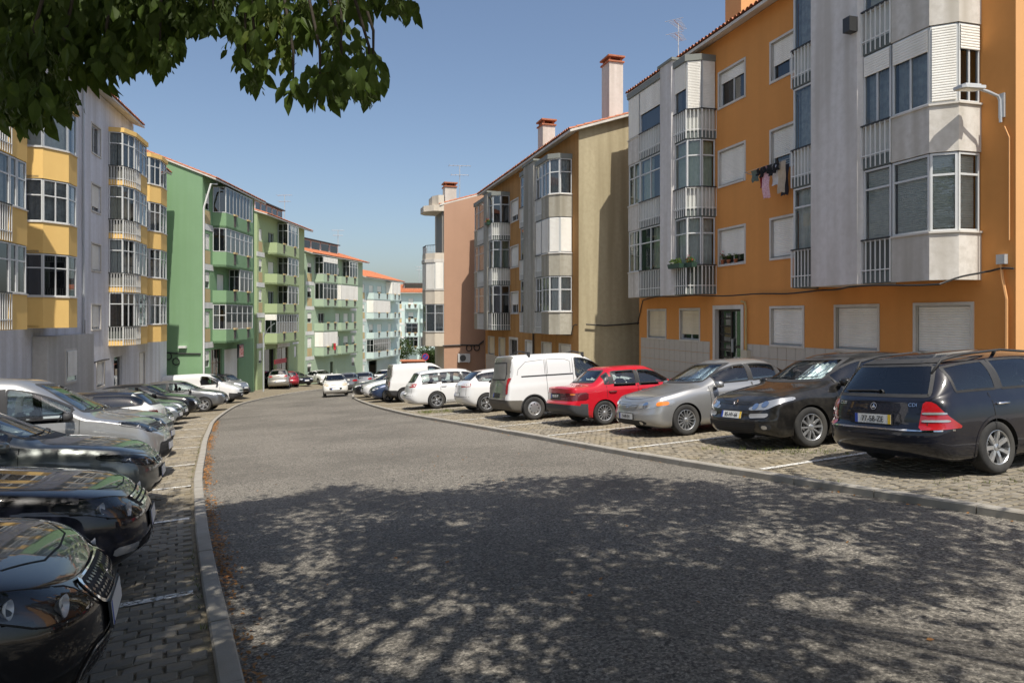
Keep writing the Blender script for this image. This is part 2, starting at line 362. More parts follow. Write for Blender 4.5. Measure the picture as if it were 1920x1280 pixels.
def window(root, fr, T, s0, s1, z0, z1, cols=2, trans=0, o=-.1, shut=0, cur=None, fm=None, fw=.045, gl=None, shm=None, surround=False, split=True, name='window', blind=0, back=.16):
    """frame (part) with panes, shutter, curtain as its pieces. trans: height share of the top light; shut: share closed from the top"""
    fm = fm or M_FR; gl = gl or M_GL; zo = fr.zg
    mb = MB()
    for (a, b, c, d) in ((s0, s0+fw, z0, z1), (s1-fw, s1, z0, z1), (s0+fw, s1-fw, z0, z0+fw), (s0+fw, s1-fw, z1-fw, z1)): mb.tbox(T, a, b, o-.03, o+.03, c, d)
    cw = (s1-s0-2*fw)/cols; zt = z1-fw-trans*(z1-z0) if trans else z1-fw
    for i in range(1, cols): mb.tbox(T, s0+fw+i*cw-fw*.45, s0+fw+i*cw+fw*.45, o-.027, o+.027, z0+fw, z1-fw)
    if trans: mb.tbox(T, s0+fw, s1-fw, o-.024, o+.024, zt-fw*.5, zt+fw*.5)
    if surround:
        q = .07
        for (a, b, c, d) in ((s0-q, s0, z0-q, z1+q), (s1, s1+q, z0-q, z1+q), (s0, s1, z1, z1+q)): mb.tbox(T, a, b, -.02, .022, c, d, 1)
        mb.tbox(T, s0, s1, -.1, .045, z0-q, z0, 1)
    wn = mb.build(name, [fm, M_MARB], root, zoff=zo)
    cells = [(s0+fw+i*cw, s0+fw+(i+1)*cw, z0+fw, zt) for i in range(cols)]+([(s0+fw+i*cw, s0+fw+(i+1)*cw, zt, z1-fw) for i in range(cols)] if trans else [])
    zs = z1-fw-(z1-z0-2*fw)*shut
    if shut < .97:
        if split:
            for (a, b, c, d) in cells: MB().quad(T(a, o, c), T(b, o, c), T(b, o, d), T(a, o, d)).build('pane', gl, wn, zoff=zo)
        else:
            m2 = MB()
            for (a, b, c, d) in cells: m2.quad(T(a, o, c), T(b, o, c), T(b, o, d), T(a, o, d))
            m2.build('pane', gl, wn, zoff=zo)
        if cur is None: cur = random.choice([0, 0, 1, 2, 2, 3, 3, 4])
        MB().quad(T(s0, o-back-.1, z0), T(s1, o-back-.1, z0), T(s1, o-back-.1, z1), T(s0, o-back-.1, z1)).build('dark_interior', M_CUR[3], wn, zoff=zo)  # flat dark sheet; the unlit room's darkness is put into its colour
        if blind: shutter_mesh(T, s0+fw, s1-fw, z0+fw+(z1-z0)*(1-blind), z1-fw, o-.09, .05).build('blind', M_CUR[0], wn, zoff=zo)
        elif cur != 3:
            part = random.random()
            if part < .5 or cols < 2: curtain_mesh(T, s0+fw, s1-fw, z0+fw, z1-fw, o-back+.03).build('curtain', M_CUR[cur], wn, zoff=zo)
            else:
                k = random.randrange(cols)
                for i in range(cols):
                    if i != k: curtain_mesh(T, s0+fw+i*cw, s0+fw+(i+1)*cw, z0+fw, z1-fw, o-back+.03).build('curtain', M_CUR[cur], wn, zoff=zo)
    if shut > 0: shutter_mesh(T, s0+fw*.6, s1-fw*.6, zs, z1-fw*.6, o+.045).build('shutter', shm or M_SH, wn, zoff=zo, smooth=False)
    return wn
def railing(root, fr, T, z0, z1, s0=0, s1=None, o=.03, mat=None, step=.125, mid=None, top=None, name='railing', r=.011):
    s1 = T.L if s1 is None else s1; mb = MB(); n = max(2, int((s1-s0)/step))
    for i in range(n+1):
        q = s0+(s1-s0)*i/n; mb.tbox(T, q-r, q+r, o-r, o+r, z0, z1)
    mb.tbox(T, s0, s1, o-.025, o+.025, z1, z1+.035, 1)
    mb.tbox(T, s0, s1, o-.012, o+.012, (mid if mid else z0+.25), (mid if mid else z0+.25)+.025)
    return mb.build(name, [mat or M_RAIL, top or M_IRON], root, zoff=fr.zg)
def bay(root, fr, pts, kinds, floors, fh, par=1.0, wtop=None, mats=None, cap=None, glaz=None, capm=None, railmid=.3, frm=None, trans=.3, split=True, lowglass=(0,)):
    """polygonal bay window tower. pts: plan (u,p); kinds per facet 'panel'/'rail'/'blank'; floors: list of floor heights z"""
    pm = mats; n = len(pts)
    for k, z in enumerate(floors):
        body = MB()
        zt = (floors[k+1] if k+1 < len(floors) else z+fh)
        for i in range(n-1):
            T = Facet(pts[i], pts[i+1]); kd = kinds[i]
            if kd == 'blank': body.tbox(T, 0, T.L, -.12, 0, z, zt); continue
            if kd == 'panel':
                body.tbox(T, 0, T.L, -.12, 0, z, z+par); body.tbox(T, -.01, T.L+.01, -.1, .035, z+par, z+par+.04, 1)
                g0 = z+par+.04
            else:
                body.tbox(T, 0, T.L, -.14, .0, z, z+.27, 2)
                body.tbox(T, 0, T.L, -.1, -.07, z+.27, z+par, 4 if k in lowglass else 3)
                railing(root, fr, T, z+.02, z+par+.02, 0, T.L, .03, mid=z+railmid); g0 = z+par
            g1 = zt-.02
            spec = dict(cols=max(1, int(round(T.L/.62))), trans=trans, o=-.05, fm=frm, split=split)
            if glaz: spec.update(glaz(k, i, T) or {})
            window(root, fr, T, .02, T.L-.02, g0, g1, **spec)
        b = body.build('bay', [pm[0], pm[1], pm[2], pm[3], M_LOWG], root, zoff=fr.zg)
    zt = floors[-1]+fh
    poly = [(u, -(p+.06) if p > .02 else .02) for u, p in pts]
    mb = MB(); mb.prism(poly, zt-.02, zt+.2)
    mb.build('bay_cap', capm or pm[1], root, zoff=fr.zg)
    for z in floors: MB().prism([(u, -(p-.13) if p > .2 else .05) for u, p in pts], z+.02, z+.1).build('bay_floor', M_CONC, root, zoff=fr.zg)
    return b
def roof_tiles(mb, u0, u1, y0, z0, y1, z1, pitch=.21, row=.38):
    """barrel tile field, from eave (y0,z0) up to (y1,z1)"""
    n = int((u1-u0)/pitch); nr = max(2, int(math.hypot(y1-y0, z1-z0)/row)); prof = [(0, 0), (.12, .035), (.32, .075), (.5, .085), (.68, .075), (.88, .035), (1, 0)]
    for r in range(nr):
        a, b = r/nr, min(1, (r+1.12)/nr); vs = []
        js = [random.uniform(-.012, .012) for _ in range(n+1)]
        for (t, lift) in ((a, .03), (b, 0)):
            for i in range(n):
                for (q, h) in prof[:-1]: vs.append((u0+(i+q)*pitch, y0+(y1-y0)*t+(js[i] if t == a else 0), z0+(z1-z0)*t+h+lift))
            vs.append((u0+n*pitch, y0+(y1-y0)*t, z0+(z1-z0)*t+lift))
        k = n*(len(prof)-1)+1
        mb.add(vs, [(i, i+1, k+i+1, k+i) for i in range(k-1)])
def eave_roof(root, fr, u0, u1, z, over, depth, rise, mat=None, fascia=None, back=True):
    mb = MB(); roof_tiles(mb, u0, u1, -over-.05, z+.1, depth, z+.1+rise)
    t = tag(mb.build('roof_tiles', mat or M_TILE, root, smooth=True, zoff=fr.zg), kind='stuff')
    m2 = MB(); s = rise/(depth+over)
    m2.add([(u0, -over, z), (u1, -over, z), (u1, depth, z+rise), (u0, depth, z+rise), (u0, -over, z+.1), (u1, -over, z+.1), (u1, depth, z+.1+rise), (u0, depth, z+.1+rise)],
           [(0, 3, 2, 1), (4, 5, 6, 7), (0, 1, 5, 4), (1, 2, 6, 5), (2, 3, 7, 6), (3, 0, 4, 7)])
    m2.build('roof', fascia or M_MARB, root, zoff=fr.zg); return t
def chimney(root, fr, u, y, z0, z1, w_=.8, d=.6, mat=None):
    mb = MB(); mb.box(u-w_/2, u+w_/2, y-d/2, y+d/2, z0, z1)
    mb.box(u-w_/2-.06, u+w_/2+.06, y-d/2-.06, y+d/2+.06, z1, z1+.07, 1)
    for i in range(4):
        for j in (0, 1):
            a = u-w_/2+(i+.5)*w_/4; b = y-d/2+.08+j*(d-.16); mb.box(a-.05, a+.05, b-.05, b+.05, z1+.07, z1+.25, 1)
    mb.box(u-w_/2-.08, u+w_/2+.08, y-d/2-.08, y+d/2+.08, z1+.25, z1+.33, 1)
    return mb.build('chimney', [mat or M_MARB, M_TILE], root, zoff=fr.zg)
def antenna(loc, h, label, style=0, rz=0, s=1.0):
    root = empty('tv_antenna', loc, rz, label, 'antenna', 'television aerials on the roofs')
    mb = MB(); mb.tube([(0, 0, 0), (0, 0, h)], .018*s, 5); mb.build('mast', M_FRG, root)
    for (z, L, n) in (((h-.05, 1.1, 9), (h-.55, .9, 7)) if style == 0 else ((h-.05, 1.5, 6), (h-.7, 1.2, 5))):
        m2 = MB(); m2.tube([(-L/2, 0, z), (L/2, 0, z+.04)], .012*s, 4)
        for i in range(n):
            x = -L/2+L*i/(n-1); q = .26-.012*i+(.12 if i == 0 else 0); m2.tube([(x, -q, z+.01), (x, q, z+.01)], .008*s, 4)
        m2.build('aerial', M_FRG, root)
    return root
def cable(root, fr, pts, r=.022, name='cable'):
    mb = MB(); P = []
    for a, b in zip(pts, pts[1:]):
        for i in range(6):
            t = i/6; P.append(tuple(a[k]+(b[k]-a[k])*t for k in range(3)))
    P.append(pts[-1]); P = [(x, y, z+.02*math.sin(i*.9)) for i, (x, y, z) in enumerate(P)]
    return mb.tube(P, r, 5).build(name, M_CABLE, root, zoff=fr.zg)
# ------------------------------------------------------------ right side: two twin blocks stepping down the street
def frame_ground(ox, oy, ang, L):
    return min(gz(ox, oy), gz(ox+L*math.cos(ang), oy+L*math.sin(ang)))-.6
def gable_end(mb, u, depth, z0, z1, rise, lift=0, mi=0):
    mb.add([(u, 0, z0), (u, depth, z0), (u, depth, z1+lift), (u, depth/2, z1+rise), (u, 0, z1+lift)], [(0, 1, 2, 3, 4)], mi)
RA = math.atan2(-.9568, .2909)
def twin_block(name, label, ox, oy, zs, fh, eave, cols, detail, sp):
    L = 16.32; zg = frame_ground(ox, oy, RA, L); fr = Fr(ox, oy, RA, zg); root = fr.root(name, label)
    wallm, endm, baym, gm = cols; T0 = Facet((0, 0), (L, 0)); z0 = zs[0]
    wn = [(5.95, 7.38), (8.72, 10.2)]; holes = []
    for z in zs:
        for a, b in wn: holes.append((a, b, z+1.02, z+2.2))
    gw = [(.8, 2.25, 1), (3.38, 4.68, 1), (8.72, 10.12, 1), (11.42, 12.82, 1), (13.95, 15.35, 1)]
    gt, gb = z0-.53, z0-1.64
    for a, b, _ in gw: holes.append((a, b, gb, gt))
    door = (5.72, 7.2, gb-1.25, gt); holes.append(door)
    wb = MB(); wall_holes(wb, T0, 0, L, zg, eave+.15, holes, .2, 0, 1)
    gable_end(wb, 0, 11, zg, eave, 1.95, .16, 2); gable_end(wb, L, 11, zg, eave, 1.95, .16, 2)
    wb.quad((0, 11, zg), (L, 11, zg), (L, 11, eave), (0, 11, eave), 2)
    wb.build('wall', [wallm, M_MARB, endm], root, zoff=zg)
    MB().box(.3, L-.3, .5, 10.8, zg, z0-.02).build('dark_ground_fill', M_CUR[3], root, zoff=zg)  # solid block in the dark room colour, filling the ground floor
    # roof
    eave_roof(root, fr, -.25, L+.25, eave, .5, 5.5, 1.95); mb = MB(); mb.add([(-.25, 11.5, eave), (L+.25, 11.5, eave), (L+.25, 5.5, eave+1.95), (-.25, 5.5, eave+1.95)], [(0, 1, 2, 3)]); mb.build('roof', M_TILE, root, zoff=zg)
    # upper windows
    k = 0
    for zi, z in enumerate(zs):
        for j, (a, b) in enumerate(wn):
            s = sp['win'][zi][j]; window(root, fr, T0, a, b, z+1.02, z+2.2, cols=2, o=-.12, shut=s, surround=True, cur=3, split=detail)
    for j, (a, b, _) in enumerate(gw):
        window(root, fr, T0, a, b, gb, gt, cols=2, o=-.12, shut=sp['gshut'][j], surround=True, cur=3, shm=M_SHY if j < 2 else M_SH, split=detail)
    # door
    a, b, c, d = door; mb = MB(); o = -.16
    for (p, q, r, s) in ((a, a+.06, c, d), (b-.06, b, c, d), (a+.06, b-.06, d-.07, d), (a+.7, a+.78, c, d-.07), (a+.06, b-.06, c, c+.35), (a+.78, b-.06, c+1.05, c+1.12)): mb.tbox(T0, p, q, o-.03, o+.03, r, s)
    for i in range(7): mb.tbox(T0, a+.06, a+.7, o-.02, o+.02, c+.4+i*.27, c+.46+i*.27)
    dr = mb.build('door', plain('dark_bronze', (.03, .026, .022), .4, .3), root, zoff=zg)
    mb = MB(); q = .14
    mb.tbox(T0, a-q, a, -.02, .03, c, d+q); mb.tbox(T0, b, b+q, -.02, .03, c, d+q); mb.tbox(T0, a, b, -.02, .03, d, d+q); mb.build('door_frame', M_MARB, root, zoff=zg)
    MB().quad(T0(a, o, c), T0(b, o, c), T0(b, o, d), T0(a, o, d)).build('pane', M_GLD, dr, zoff=zg)
    MB().quad(T0(a, o-.6, c), T0(b, o-.6, c), T0(b, o-.6, d), T0(a, o-.6, d)).build('hallway', plain('green_hall', (.10, .14, .09), .8), dr, zoff=zg)
    MB().tbox(T0, a+.82, a+.86, o+.03, o+.08, c+.9, c+1.35).build('handle', M_FRG, dr, zoff=zg)
    # plinth tiles
    tw, th = .4, .42; ztp = gb-.02; segs = [(0, door[0]-.16), (door[1]+.16, L)]
    tmesh = MB().box(0, tw-.012, -.018, 0, 0, th-.012); me = bpy.data.meshes.new('tile'); me.from_pydata(tmesh.v, [], tmesh.f); me.materials.append(stucco('plinth_tile', (.50, .46, .40), .35, bs=25, bstr=.1))
    for (a, b) in segs:
        n = int((b-a)/tw)
        for i in range(n):
            for j in range(5):
                zz = ztp-(j+1)*th
                if zz+th < zg+.3: continue
                t = link('tile', me, root); t.location = (a+i*tw+(b-a-n*tw)/2, 0, zz-zg)
    # bay towers beside two piers: panel bay | pier | railing bay ... railing bay | pier | panel bay
    capm = plain('weathered_cap', (.2, .21, .19), .8)
    bm = [baym, M_MARB, M_SLAB, stucco('frosted_panel', (.55, .56, .52), .4)]
    gz_ = sp.get('glaz')
    bay(root, fr, [(.55, 0), (.55, .55), (.95, 1), (1.95, 1), (3.69, 1)], ['panel', 'panel', 'panel', 'rail'], zs, fh, mats=bm, capm=capm, glaz=gz_ and gz_('A'), split=detail)
    bay(root, fr, [(4.62, 1), (5.45, 1), (5.72, .55), (5.74, 0)], ['rail', 'rail', 'rail'], zs, fh, mats=bm, capm=capm, glaz=gz_ and gz_('B'), split=detail)
    bay(root, fr, [(10.62, 0), (10.62, .55), (10.9, 1), (11.68, 1)], ['rail', 'rail', 'rail'], zs, fh, mats=bm, capm=capm, glaz=gz_ and gz_('C'), split=detail)
    bay(root, fr, [(13.36, 1), (14.2, 1), (15.2, 1), (15.56, .6), (15.58, 0)], ['rail', 'panel', 'panel', 'panel'], zs, fh, mats=bm, capm=capm, glaz=gz_ and gz_('D'), split=detail)
    for a, b in ((3.69, 4.66), (11.65, 13.38)):
        mb = MB(); zt = zs[-1]+fh+.3
        mb.prism([(a, .02), (a, -1.0), (a+.08, -1.1), (b-.08, -1.1), (b, -1.0), (b, .02)], z0, zt); mb.prism([(a-.05, .02), (a-.05, -1.15), (b+.05, -1.15), (b+.05, .02)], zt, zt+.09, 1)
        mb.build('pier', [gm, capm], root, zoff=zg)
    return fr, root, T0
M_ORANGE = stucco('orange_render', (.62, .272, .078), .5, dirt=(.75, .75, .75)); M_ORANGEL = stucco('pale_orange_render', (.58, .31, .13), .15, dirt=(.8, .8, .8))
M_BAYG = stucco('grey_pebbledash', (.60, .57, .52), .95, bs=70, bstr=.6); M_PIER = stucco('grey_pier_render', (.60, .575, .55), .6, bs=60, bstr=.3)
M_OLIVE = stucco('olive_render', (.40, .345, .225), .6); M_OCHRE = stucco('ochre_render', (.42, .225, .08), .5); M_BAYD = stucco('stained_concrete', (.37, .35, .29), .85, bs=60, bstr=.5); M_PIERD = stucco('stained_pier', (.34, .33, .29), .8)
def ospec(b):
    def g(k, i, T):
        if b == 'D':
            if k == 1 and i <= 1: return dict(shut=.3 if i else .28, cols=2, trans=0, cur=2)
            if k == 1 and i == 2: return dict(shut=1.0, cols=1, trans=0)
            if k == 1: return dict(shut=.32, cols=2, trans=0, cur=3)
            if k == 0: return dict(blind=1 if i < 2 else .98, cols=1, trans=.25)
        if b in 'BA' and k == 2: return dict(shut=(.55, 1, 1, .55)[i], cols=1, trans=0, cur=3)
        if b == 'B': return dict(cols=1, trans=.3, cur=(0, 4)[k])
        if b == 'A': return dict(cols=2 if T.L > .9 else 1, trans=.32, cur=4)
        if b == 'C': return dict(cols=1, trans=.28 if k == 0 else 0, cur=(0, 2, 2)[k])
    return g
frO, rO, TO = twin_block('apartment_building', 'orange rendered apartment block with grey bay towers on the right', 5.5, 29.5, [2.42, 5.15, 7.88], 2.75, 11.15,
    (M_ORANGE, M_ORANGEL, M_BAYG, M_PIER), True, dict(win=[[.78, 1], [1, .72], [.3, .62]], gshut=[1, .85, 1, 1, 1], glaz=ospec))
def vspec(b):
    def g(k, i, T):
        if b == 'D' and k == 1: return dict(shut=1.0, cols=1, trans=0, fw=.06)
        if b == 'D': return dict(cols=2 if T.L > .8 else 1, cur=0 if k == 0 else 2, fm=M_FR, trans=.35)
        if b == 'A': return dict(cols=1, cur=2, fm=M_FRG)
        return dict(cols=1, cur=(3, 4, 3)[k], fm=M_FRG, gl=M_GLD)
    return g
frV, rV, TV = twin_block('apartment_building', 'olive and ochre apartment block with stained grey bays, middle of right row', 2.96-16.32*.2909, 30.3+16.32*.9568, [.84, 3.5, 6.17], 2.66, 9.75,
    (M_OCHRE, M_OLIVE, M_BAYD, M_PIERD), True, dict(win=[[.6, 1], [1, .5], [.75, .4]], gshut=[1, 1, 1, 1, 1], glaz=vspec))
chimney(rO, frO, frO.u(1390, -1.3), 1.3, 11.3, 14.6, .95, .7, M_ORANGEL); chimney(rV, frV, 13.0, 3.2, 10.2, 14.3, .9, .75, stucco('pink_white_render', (.56, .51, .46), .5)); chimney(rV, frV, 9.6, .9, 9.7, 11.9, .8, .7, stucco('pink_white_render', (.56, .51, .46), .5))
# cables, drain pipes and boxes on the orange block
cable(rO, frO, [(-.1, -.03, 1.3), (.2, -.05, 1.9), (.45, -.06, 2.36), (4, -1.12, 2.4), (5.9, -.5, 2.36), (8.4, -.06, 2.34), (10.6, -.08, 2.34), (13, -1.05, 2.36), (15.5, -1.05, 2.33), (15.75, -.1, 2.6), (16.32, -.06, 2.62)])
cable(rV, frV, [(14.6, -.4, .8), (15.62, -.08, .82), (15.8, -.05, 1.25), (16.25, -.05, 1.28)])
mb = MB(); mb.tube([(16.46, .3, 1.3), (16.46, 1.2, 1.24), (16.46, 2.3, 1.3), (16.44, 3.0, 1.36)], .035, 6); mb.build('cable', M_CABLE, rV, zoff=frV.zg)
mb = MB(); mb.tube([(10.25, -.08, frV.zg+.6), (10.25, -.08, 9.6)], .05, 8); mb.build('drain_pipe', plain('brown_pipe', (.07, .055, .045), .6), rV, zoff=frV.zg)
mb = MB(); mb.tube([(16.18, -.07, frO.zg+.5), (16.18, -.07, 2.0), (16.1, -.07, 2.4), (16.06, -.07, 2.75)], .028, 6); mb.build('conduit', M_ORANGEL, rO, zoff=frO.zg)
mb = MB(); mb.tube([(16.22, -.05, 3.2), (16.22, -.05, 5.3), (16.12, -.05, 5.55)], .016, 5); mb.build('conduit', M_ORANGEL, rO, zoff=frO.zg)
MB().box(15.98, 16.16, -.1, 0, 2.72, 2.92).build('junction_box', M_FRG, rO, zoff=frO.zg)
mb = MB(); mb.tube([(7.55, -.07, -.2), (7.55, -.07, 1.9), (7.5, -.07, 2.1), (7.3, -.07, 2.14)], .035, 6); mb.build('gas_pipe', plain('yellow_ochre_pipe', (.45, .34, .14), .6), rO, zoff=frO.zg)
MB().box(7.38, 7.72, -.16, 0, -.15, .55).box(7.44, 7.6, -.168, -.16, .05, .22, 1).build('gas_meter_box', [plain('cream_metal', (.5, .45, .35), .5), plain('yellow_sticker', (.6, .45, .05), .5)], rO, zoff=frO.zg)
MB().box(13.1, 13.32, -1.34, -1.1, 8.5, 8.85).build('floodlight', M_IRON, rO, zoff=frO.zg)
# street lamp on a wall bracket
def W(fr, u, p, z): return (fr.o[0]+u*fr.ex[0]-p*fr.iy[0], fr.o[1]+u*fr.ex[1]-p*fr.iy[1], z)
def at(fr, name, label, cat, u, p, z, group=None): return empty(name, W(fr, u, p, z), fr.a, label, cat, group)
lamp = at(frO, 'street_lamp', 'grey LED street lamp on a bent bracket on the orange wall', 'street lamp', 16.05, 0, 5.75)
mb = MB(); mb.tube([(0, -.06, -.1), (0, -.08, .35), (-.01, -.12, .44), (-.05, -.32, .52), (-.1, -.5, .58)], .03, 8); mb.box(-.06, .06, -.05, 0, .0, .5); mb.build('bracket', M_FRG, lamp)
mb = MB(); hp = [(-.12, -.88), (-.02, -.92), (-.1, -1.55), (-.18, -1.62), (-.46, -1.62), (-.5, -1.5), (-.36, -.95), (-.26, -.88)]; hq = lambda pl, k: [(-.1+(x+.2)*k, -.48+(y+.9)*k) for x, y in pl]
mb.prism(hq(hp, .72), .56, .62); mb.prism(hq([(-.16, -.93), (-.1, -1.0), (-.16, -1.5), (-.42, -1.52), (-.32, -.98), (-.26, -.93)], .72), .62, .66); hl = mb.build('lamp_head', plain('light_grey_metal', (.5, .51, .51), .4), lamp)
MB().prism(hq([(-.14, -1.05), (-.17, -1.54), (-.43, -1.54), (-.33, -1.05)], .72), .548, .56).build('lens', plain('lamp_lens', (.65, .62, .5), .2), hl)
# laundry on the orange block, flower boxes
def cloth_mesh(w_, h, seed):
    rr = random.Random(seed); n, m = 10, 8; vs = []; ph = rr.uniform(0, 6)
    for j in range(m+1):
        for i in range(n+1):
            x = w_*(i/n-.5)*(1-.12*math.sin(j/m*2)); vs.append((x, .035*math.sin(i*1.3+ph+j*.2)*(j/m+.2)+.02*math.sin(j+ph), -h*j/m+.02*math.sin(i*2+ph)*j/m))
    return MB().add(vs, [(j*(n+1)+i, j*(n+1)+i+1, (j+1)*(n+1)+i+1, (j+1)*(n+1)+i) for j in range(m) for i in range(n)])
mb = MB(); rk = at(frO, 'clothes_rack', 'clothes line bracket below a third floor window of the orange block', 'clothes rack', 9.3, 0, 6.12)
for y in (-.25, -.45, -.65): mb.tube([(-.95, y, .02), (1.25, y, .02)], .006, 4)
for x in (-.95, 1.25): mb.tube([(x, 0, -.15), (x, -.7, .02)], .014, 5)
mb.build('rack', M_FRG, rk)
cl = [(None, None, 0, None), ('dark red', (.22, .02, .03), .55, 'dark red cloth hanging on the line'), ('red and white patterned', (.5, .2, .22), .95, 'red and white patterned cloth, longest on the line'), ('white', (.65, .65, .64), .6, 'white shirt hanging beside the patterned cloth'), ('charcoal', (.04, .04, .05), .9, 'charcoal trousers hanging below the white shirt'), ('beige fringed', (.42, .35, .26), .9, 'beige fringed shawl at the right end of the line'), ('green grey', (.1, .13, .11), .35, 'small dark green cloth at the left end of the line')]
for k in range(7):
    o = cloth_mesh(.13, random.uniform(.2, .4), 40+k).build('garment', plain('black cloth', (.02, .02, .022), .9), smooth=True); o.location = W(frO, 9.3-.3+k*.145, .68, 6.13); o.rotation_euler = (0, 0, frO.a); tag(o, ('leftmost', 'second', 'third', 'fourth', 'fifth', 'sixth', 'rightmost')[k]+' small black garment from the left along the front of the line' if 0 < k < 6 else ('leftmost' if k == 0 else 'rightmost')+' of the small black garments on the clothes line', 'laundry', 'small black garments on the line')
for i, (cn, cc, h, lb) in enumerate(cl):
    if not cn: continue
    x = (.15, -.38, -.02, .26, .34, .68, -.55)[i]; y = (-.68, -.45, -.64, -.5, -.25, -.6, -.6)[i]
    mm = smooth_noise_mat(cn+' cloth', (cc, tuple(min(.8, q*(3 if 'patt' in cn else 1.25)) for q in cc)), 60 if 'patt' in cn else 5)
    wp = W(frO, 9.3+x, -y, 6.13); o = cloth_mesh((1.45 if i == 0 else .36), h if i else .3, i).build('garment', mm, smooth=True); o.location = wp; o.rotation_euler = (0, 0, frO.a); tag(o, lb, 'laundry', 'laundry on the orange block')
def leafclump(mb, c, r, n, rr, s=.05, flat=.8):
    for _ in range(n):
        d = Vector((rr.gauss(0, 1), rr.gauss(0, 1), rr.gauss(0, 1))); d.normalize(); p = Vector(c)+Vector((d.x*r[0], d.y*r[1], d.z*r[2]))*rr.random()**.4
        a = Vector((rr.gauss(0, 1), rr.gauss(0, 1), rr.gauss(0, .6))).normalized(); b = a.cross(Vector((rr.gauss(0, 1), rr.gauss(0, 1), rr.gauss(0, 1)))).normalized(); q = s*rr.uniform(.6, 1.3)
        mb.add([tuple(p-a*q), tuple(p+b*q*.45), tuple(p+a*q), tuple(p-b*q*.45)], [(0, 1, 2, 3)])
def leafmat(name, c, trans=.4):
    m, t, b = _mat(name); v = coords(t); n = noise(t, v, 2.3, 3, .6); n2 = noise(t, v, 25, 2, .5)
    a = ramp(t, n, [(.3, tuple(x*.65 for x in c)), (.55, c), (.75, (c[0]*1.7, c[1]*1.35, c[2]*1.1))]); a = mixc(t, ramp(t, n2, [(.4, (0, 0, 0)), (.7, (.4,)*3)]), a, rgba(tuple(x*.7 for x in c)))
    t.links.new(a, b.inputs['Base Color']); b.inputs['Roughness'].default_value = .55; b.inputs['Specular IOR Level'].default_value = .3
    tl = N(t, 'ShaderNodeBsdfTranslucent'); t.links.new(a, tl.inputs[0]); mx = N(t, 'ShaderNodeMixShader'); mx.inputs[0].default_value = trans
    t.links.new(b.outputs[0], mx.inputs[1]); t.links.new(tl.outputs[0], mx.inputs[2]); t.links.new(mx.outputs[0], t.nodes['Material Output'].inputs['Surface']); return m
M_LEAF = leafmat('green_leaf', (.06, .10, .018)); M_LEAFP = leafmat('pot_plant_leaf', (.10, .16, .03)); M_FLOW = plain('red_petal', (.5, .03, .04), .6)
def planter(fr, u, p, z, L, label, flowers, rr):
    r = at(fr, 'flower_box', label, 'flower box', u, p, z, 'flower boxes on the balconies'); mb = MB()
    mb.add([(-L/2, -.09, 0), (L/2, -.09, 0), (L/2, .09, 0), (-L/2, .09, 0), (-L/2-.03, -.11, .16), (L/2+.03, -.11, .16), (L/2+.03, .11, .16), (-L/2-.03, .11, .16)], [(0, 3, 2, 1), (4, 5, 6, 7), (0, 1, 5, 4), (1, 2, 6, 5), (2, 3, 7, 6), (3, 0, 4, 7)]); mb.build('trough', plain('dark_green_plastic', (.03, .07, .05), .5), r)
    mb = MB(); leafclump(mb, (0, 0, .24), (L/2, .14, .13), 130, rr, .05); mb.build('foliage', M_LEAFP, r)
    if flowers:
        mb = MB(); leafclump(mb, (0, -.05, .3), (L/2, .12, .16), 26, rr, .04); mb.build('flowers', M_FLOW, r)
rr = random.Random(3)
planter(frO, 5.0, 1.16, 3.36, .75, 'green trough of yellow green plants on a curved balcony rail', False, rr)
planter(frO, 5.62, .95, 3.36, .5, 'small trough of red flowers at the corner of a curved rail', True, rr)
for i, (u, h, lb) in enumerate(((6.15, .16, 'clay pot with red flowers at left end of a shuttered window sill'), (6.5, .14, 'middle clay pot on the shuttered window sill'), (6.9, .13, 'rightmost clay pot on the shuttered window sill'))):
    r = at(frO, 'flower_pot', lb, 'flower pot', u, .0, 3.44, 'pots on the window sill'); MB().lathe([(.001, 0), (.05, 0), (.07, h*.85), (.08, h*.85), (.08, h), (.06, h), (.001, h-.02)], 12, 'z').build('pot', plain('terracotta_pot', (.4, .15, .08), .8), r, smooth=True)
    mb = MB(); leafclump(mb, (0, 0, h+.1), (.1, .08, .12), 50, rr, .035); mb.build('foliage', M_LEAFP, r)
    if i == 0: mb = MB(); leafclump(mb, (0, 0, h+.2), (.1, .08, .12), 16, rr, .035); mb.build('flowers', M_FLOW, r)
planter(frV, 4.9, 1.14, 7.12, .5, 'small box of orange flowers on a stained grey bay', True, rr)
# pink block: end wall, cream bays and terrace
M_PINK = stucco('pink_brown_render', (.40, .245, .165), .2, dirt=(.7, .7, .7)); M_CREAM = stucco('cream_render', (.58, .52, .43), .3)
Lp = 3.4; pc = (-4.68, 47.0); frP = Fr(pc[0]-Lp*.2909, pc[1]+Lp*.9568, RA, frame_ground(pc[0], pc[1], RA, 3)-1.5); rP = frP.root('apartment_building', 'pink brown end wall block with cream bays, farthest of right row')
z = [frP.z(648.7, Lp), frP.z(570, Lp), frP.z(491, Lp), frP.z(412, Lp)]; fhp = (z[2]-z[0])/2
zp = [z[0], z[0]+fhp, z[0]+2*fhp]; ev = frP.z(386, Lp)
mb = MB(); gable_end(mb, Lp, 11, frP.zg, ev, 1.75, .1); gable_end(mb, 0, 11, frP.zg, ev, 1.75, .1); mb.quad((0, 0, frP.zg), (Lp, 0, frP.zg), (Lp, 0, ev), (0, 0, ev), 1); mb.quad((0, 11, frP.zg), (Lp, 11, frP.zg), (Lp, 11, ev), (0, 11, ev)); mb.build('wall', [M_PINK, M_CREAM], rP, zoff=frP.zg)
def pspec(k, i, T): return dict(shut=1.0, cols=1, trans=0) if k == 1 else dict(cols=1, trans=.3, cur=2, fm=M_FRG)
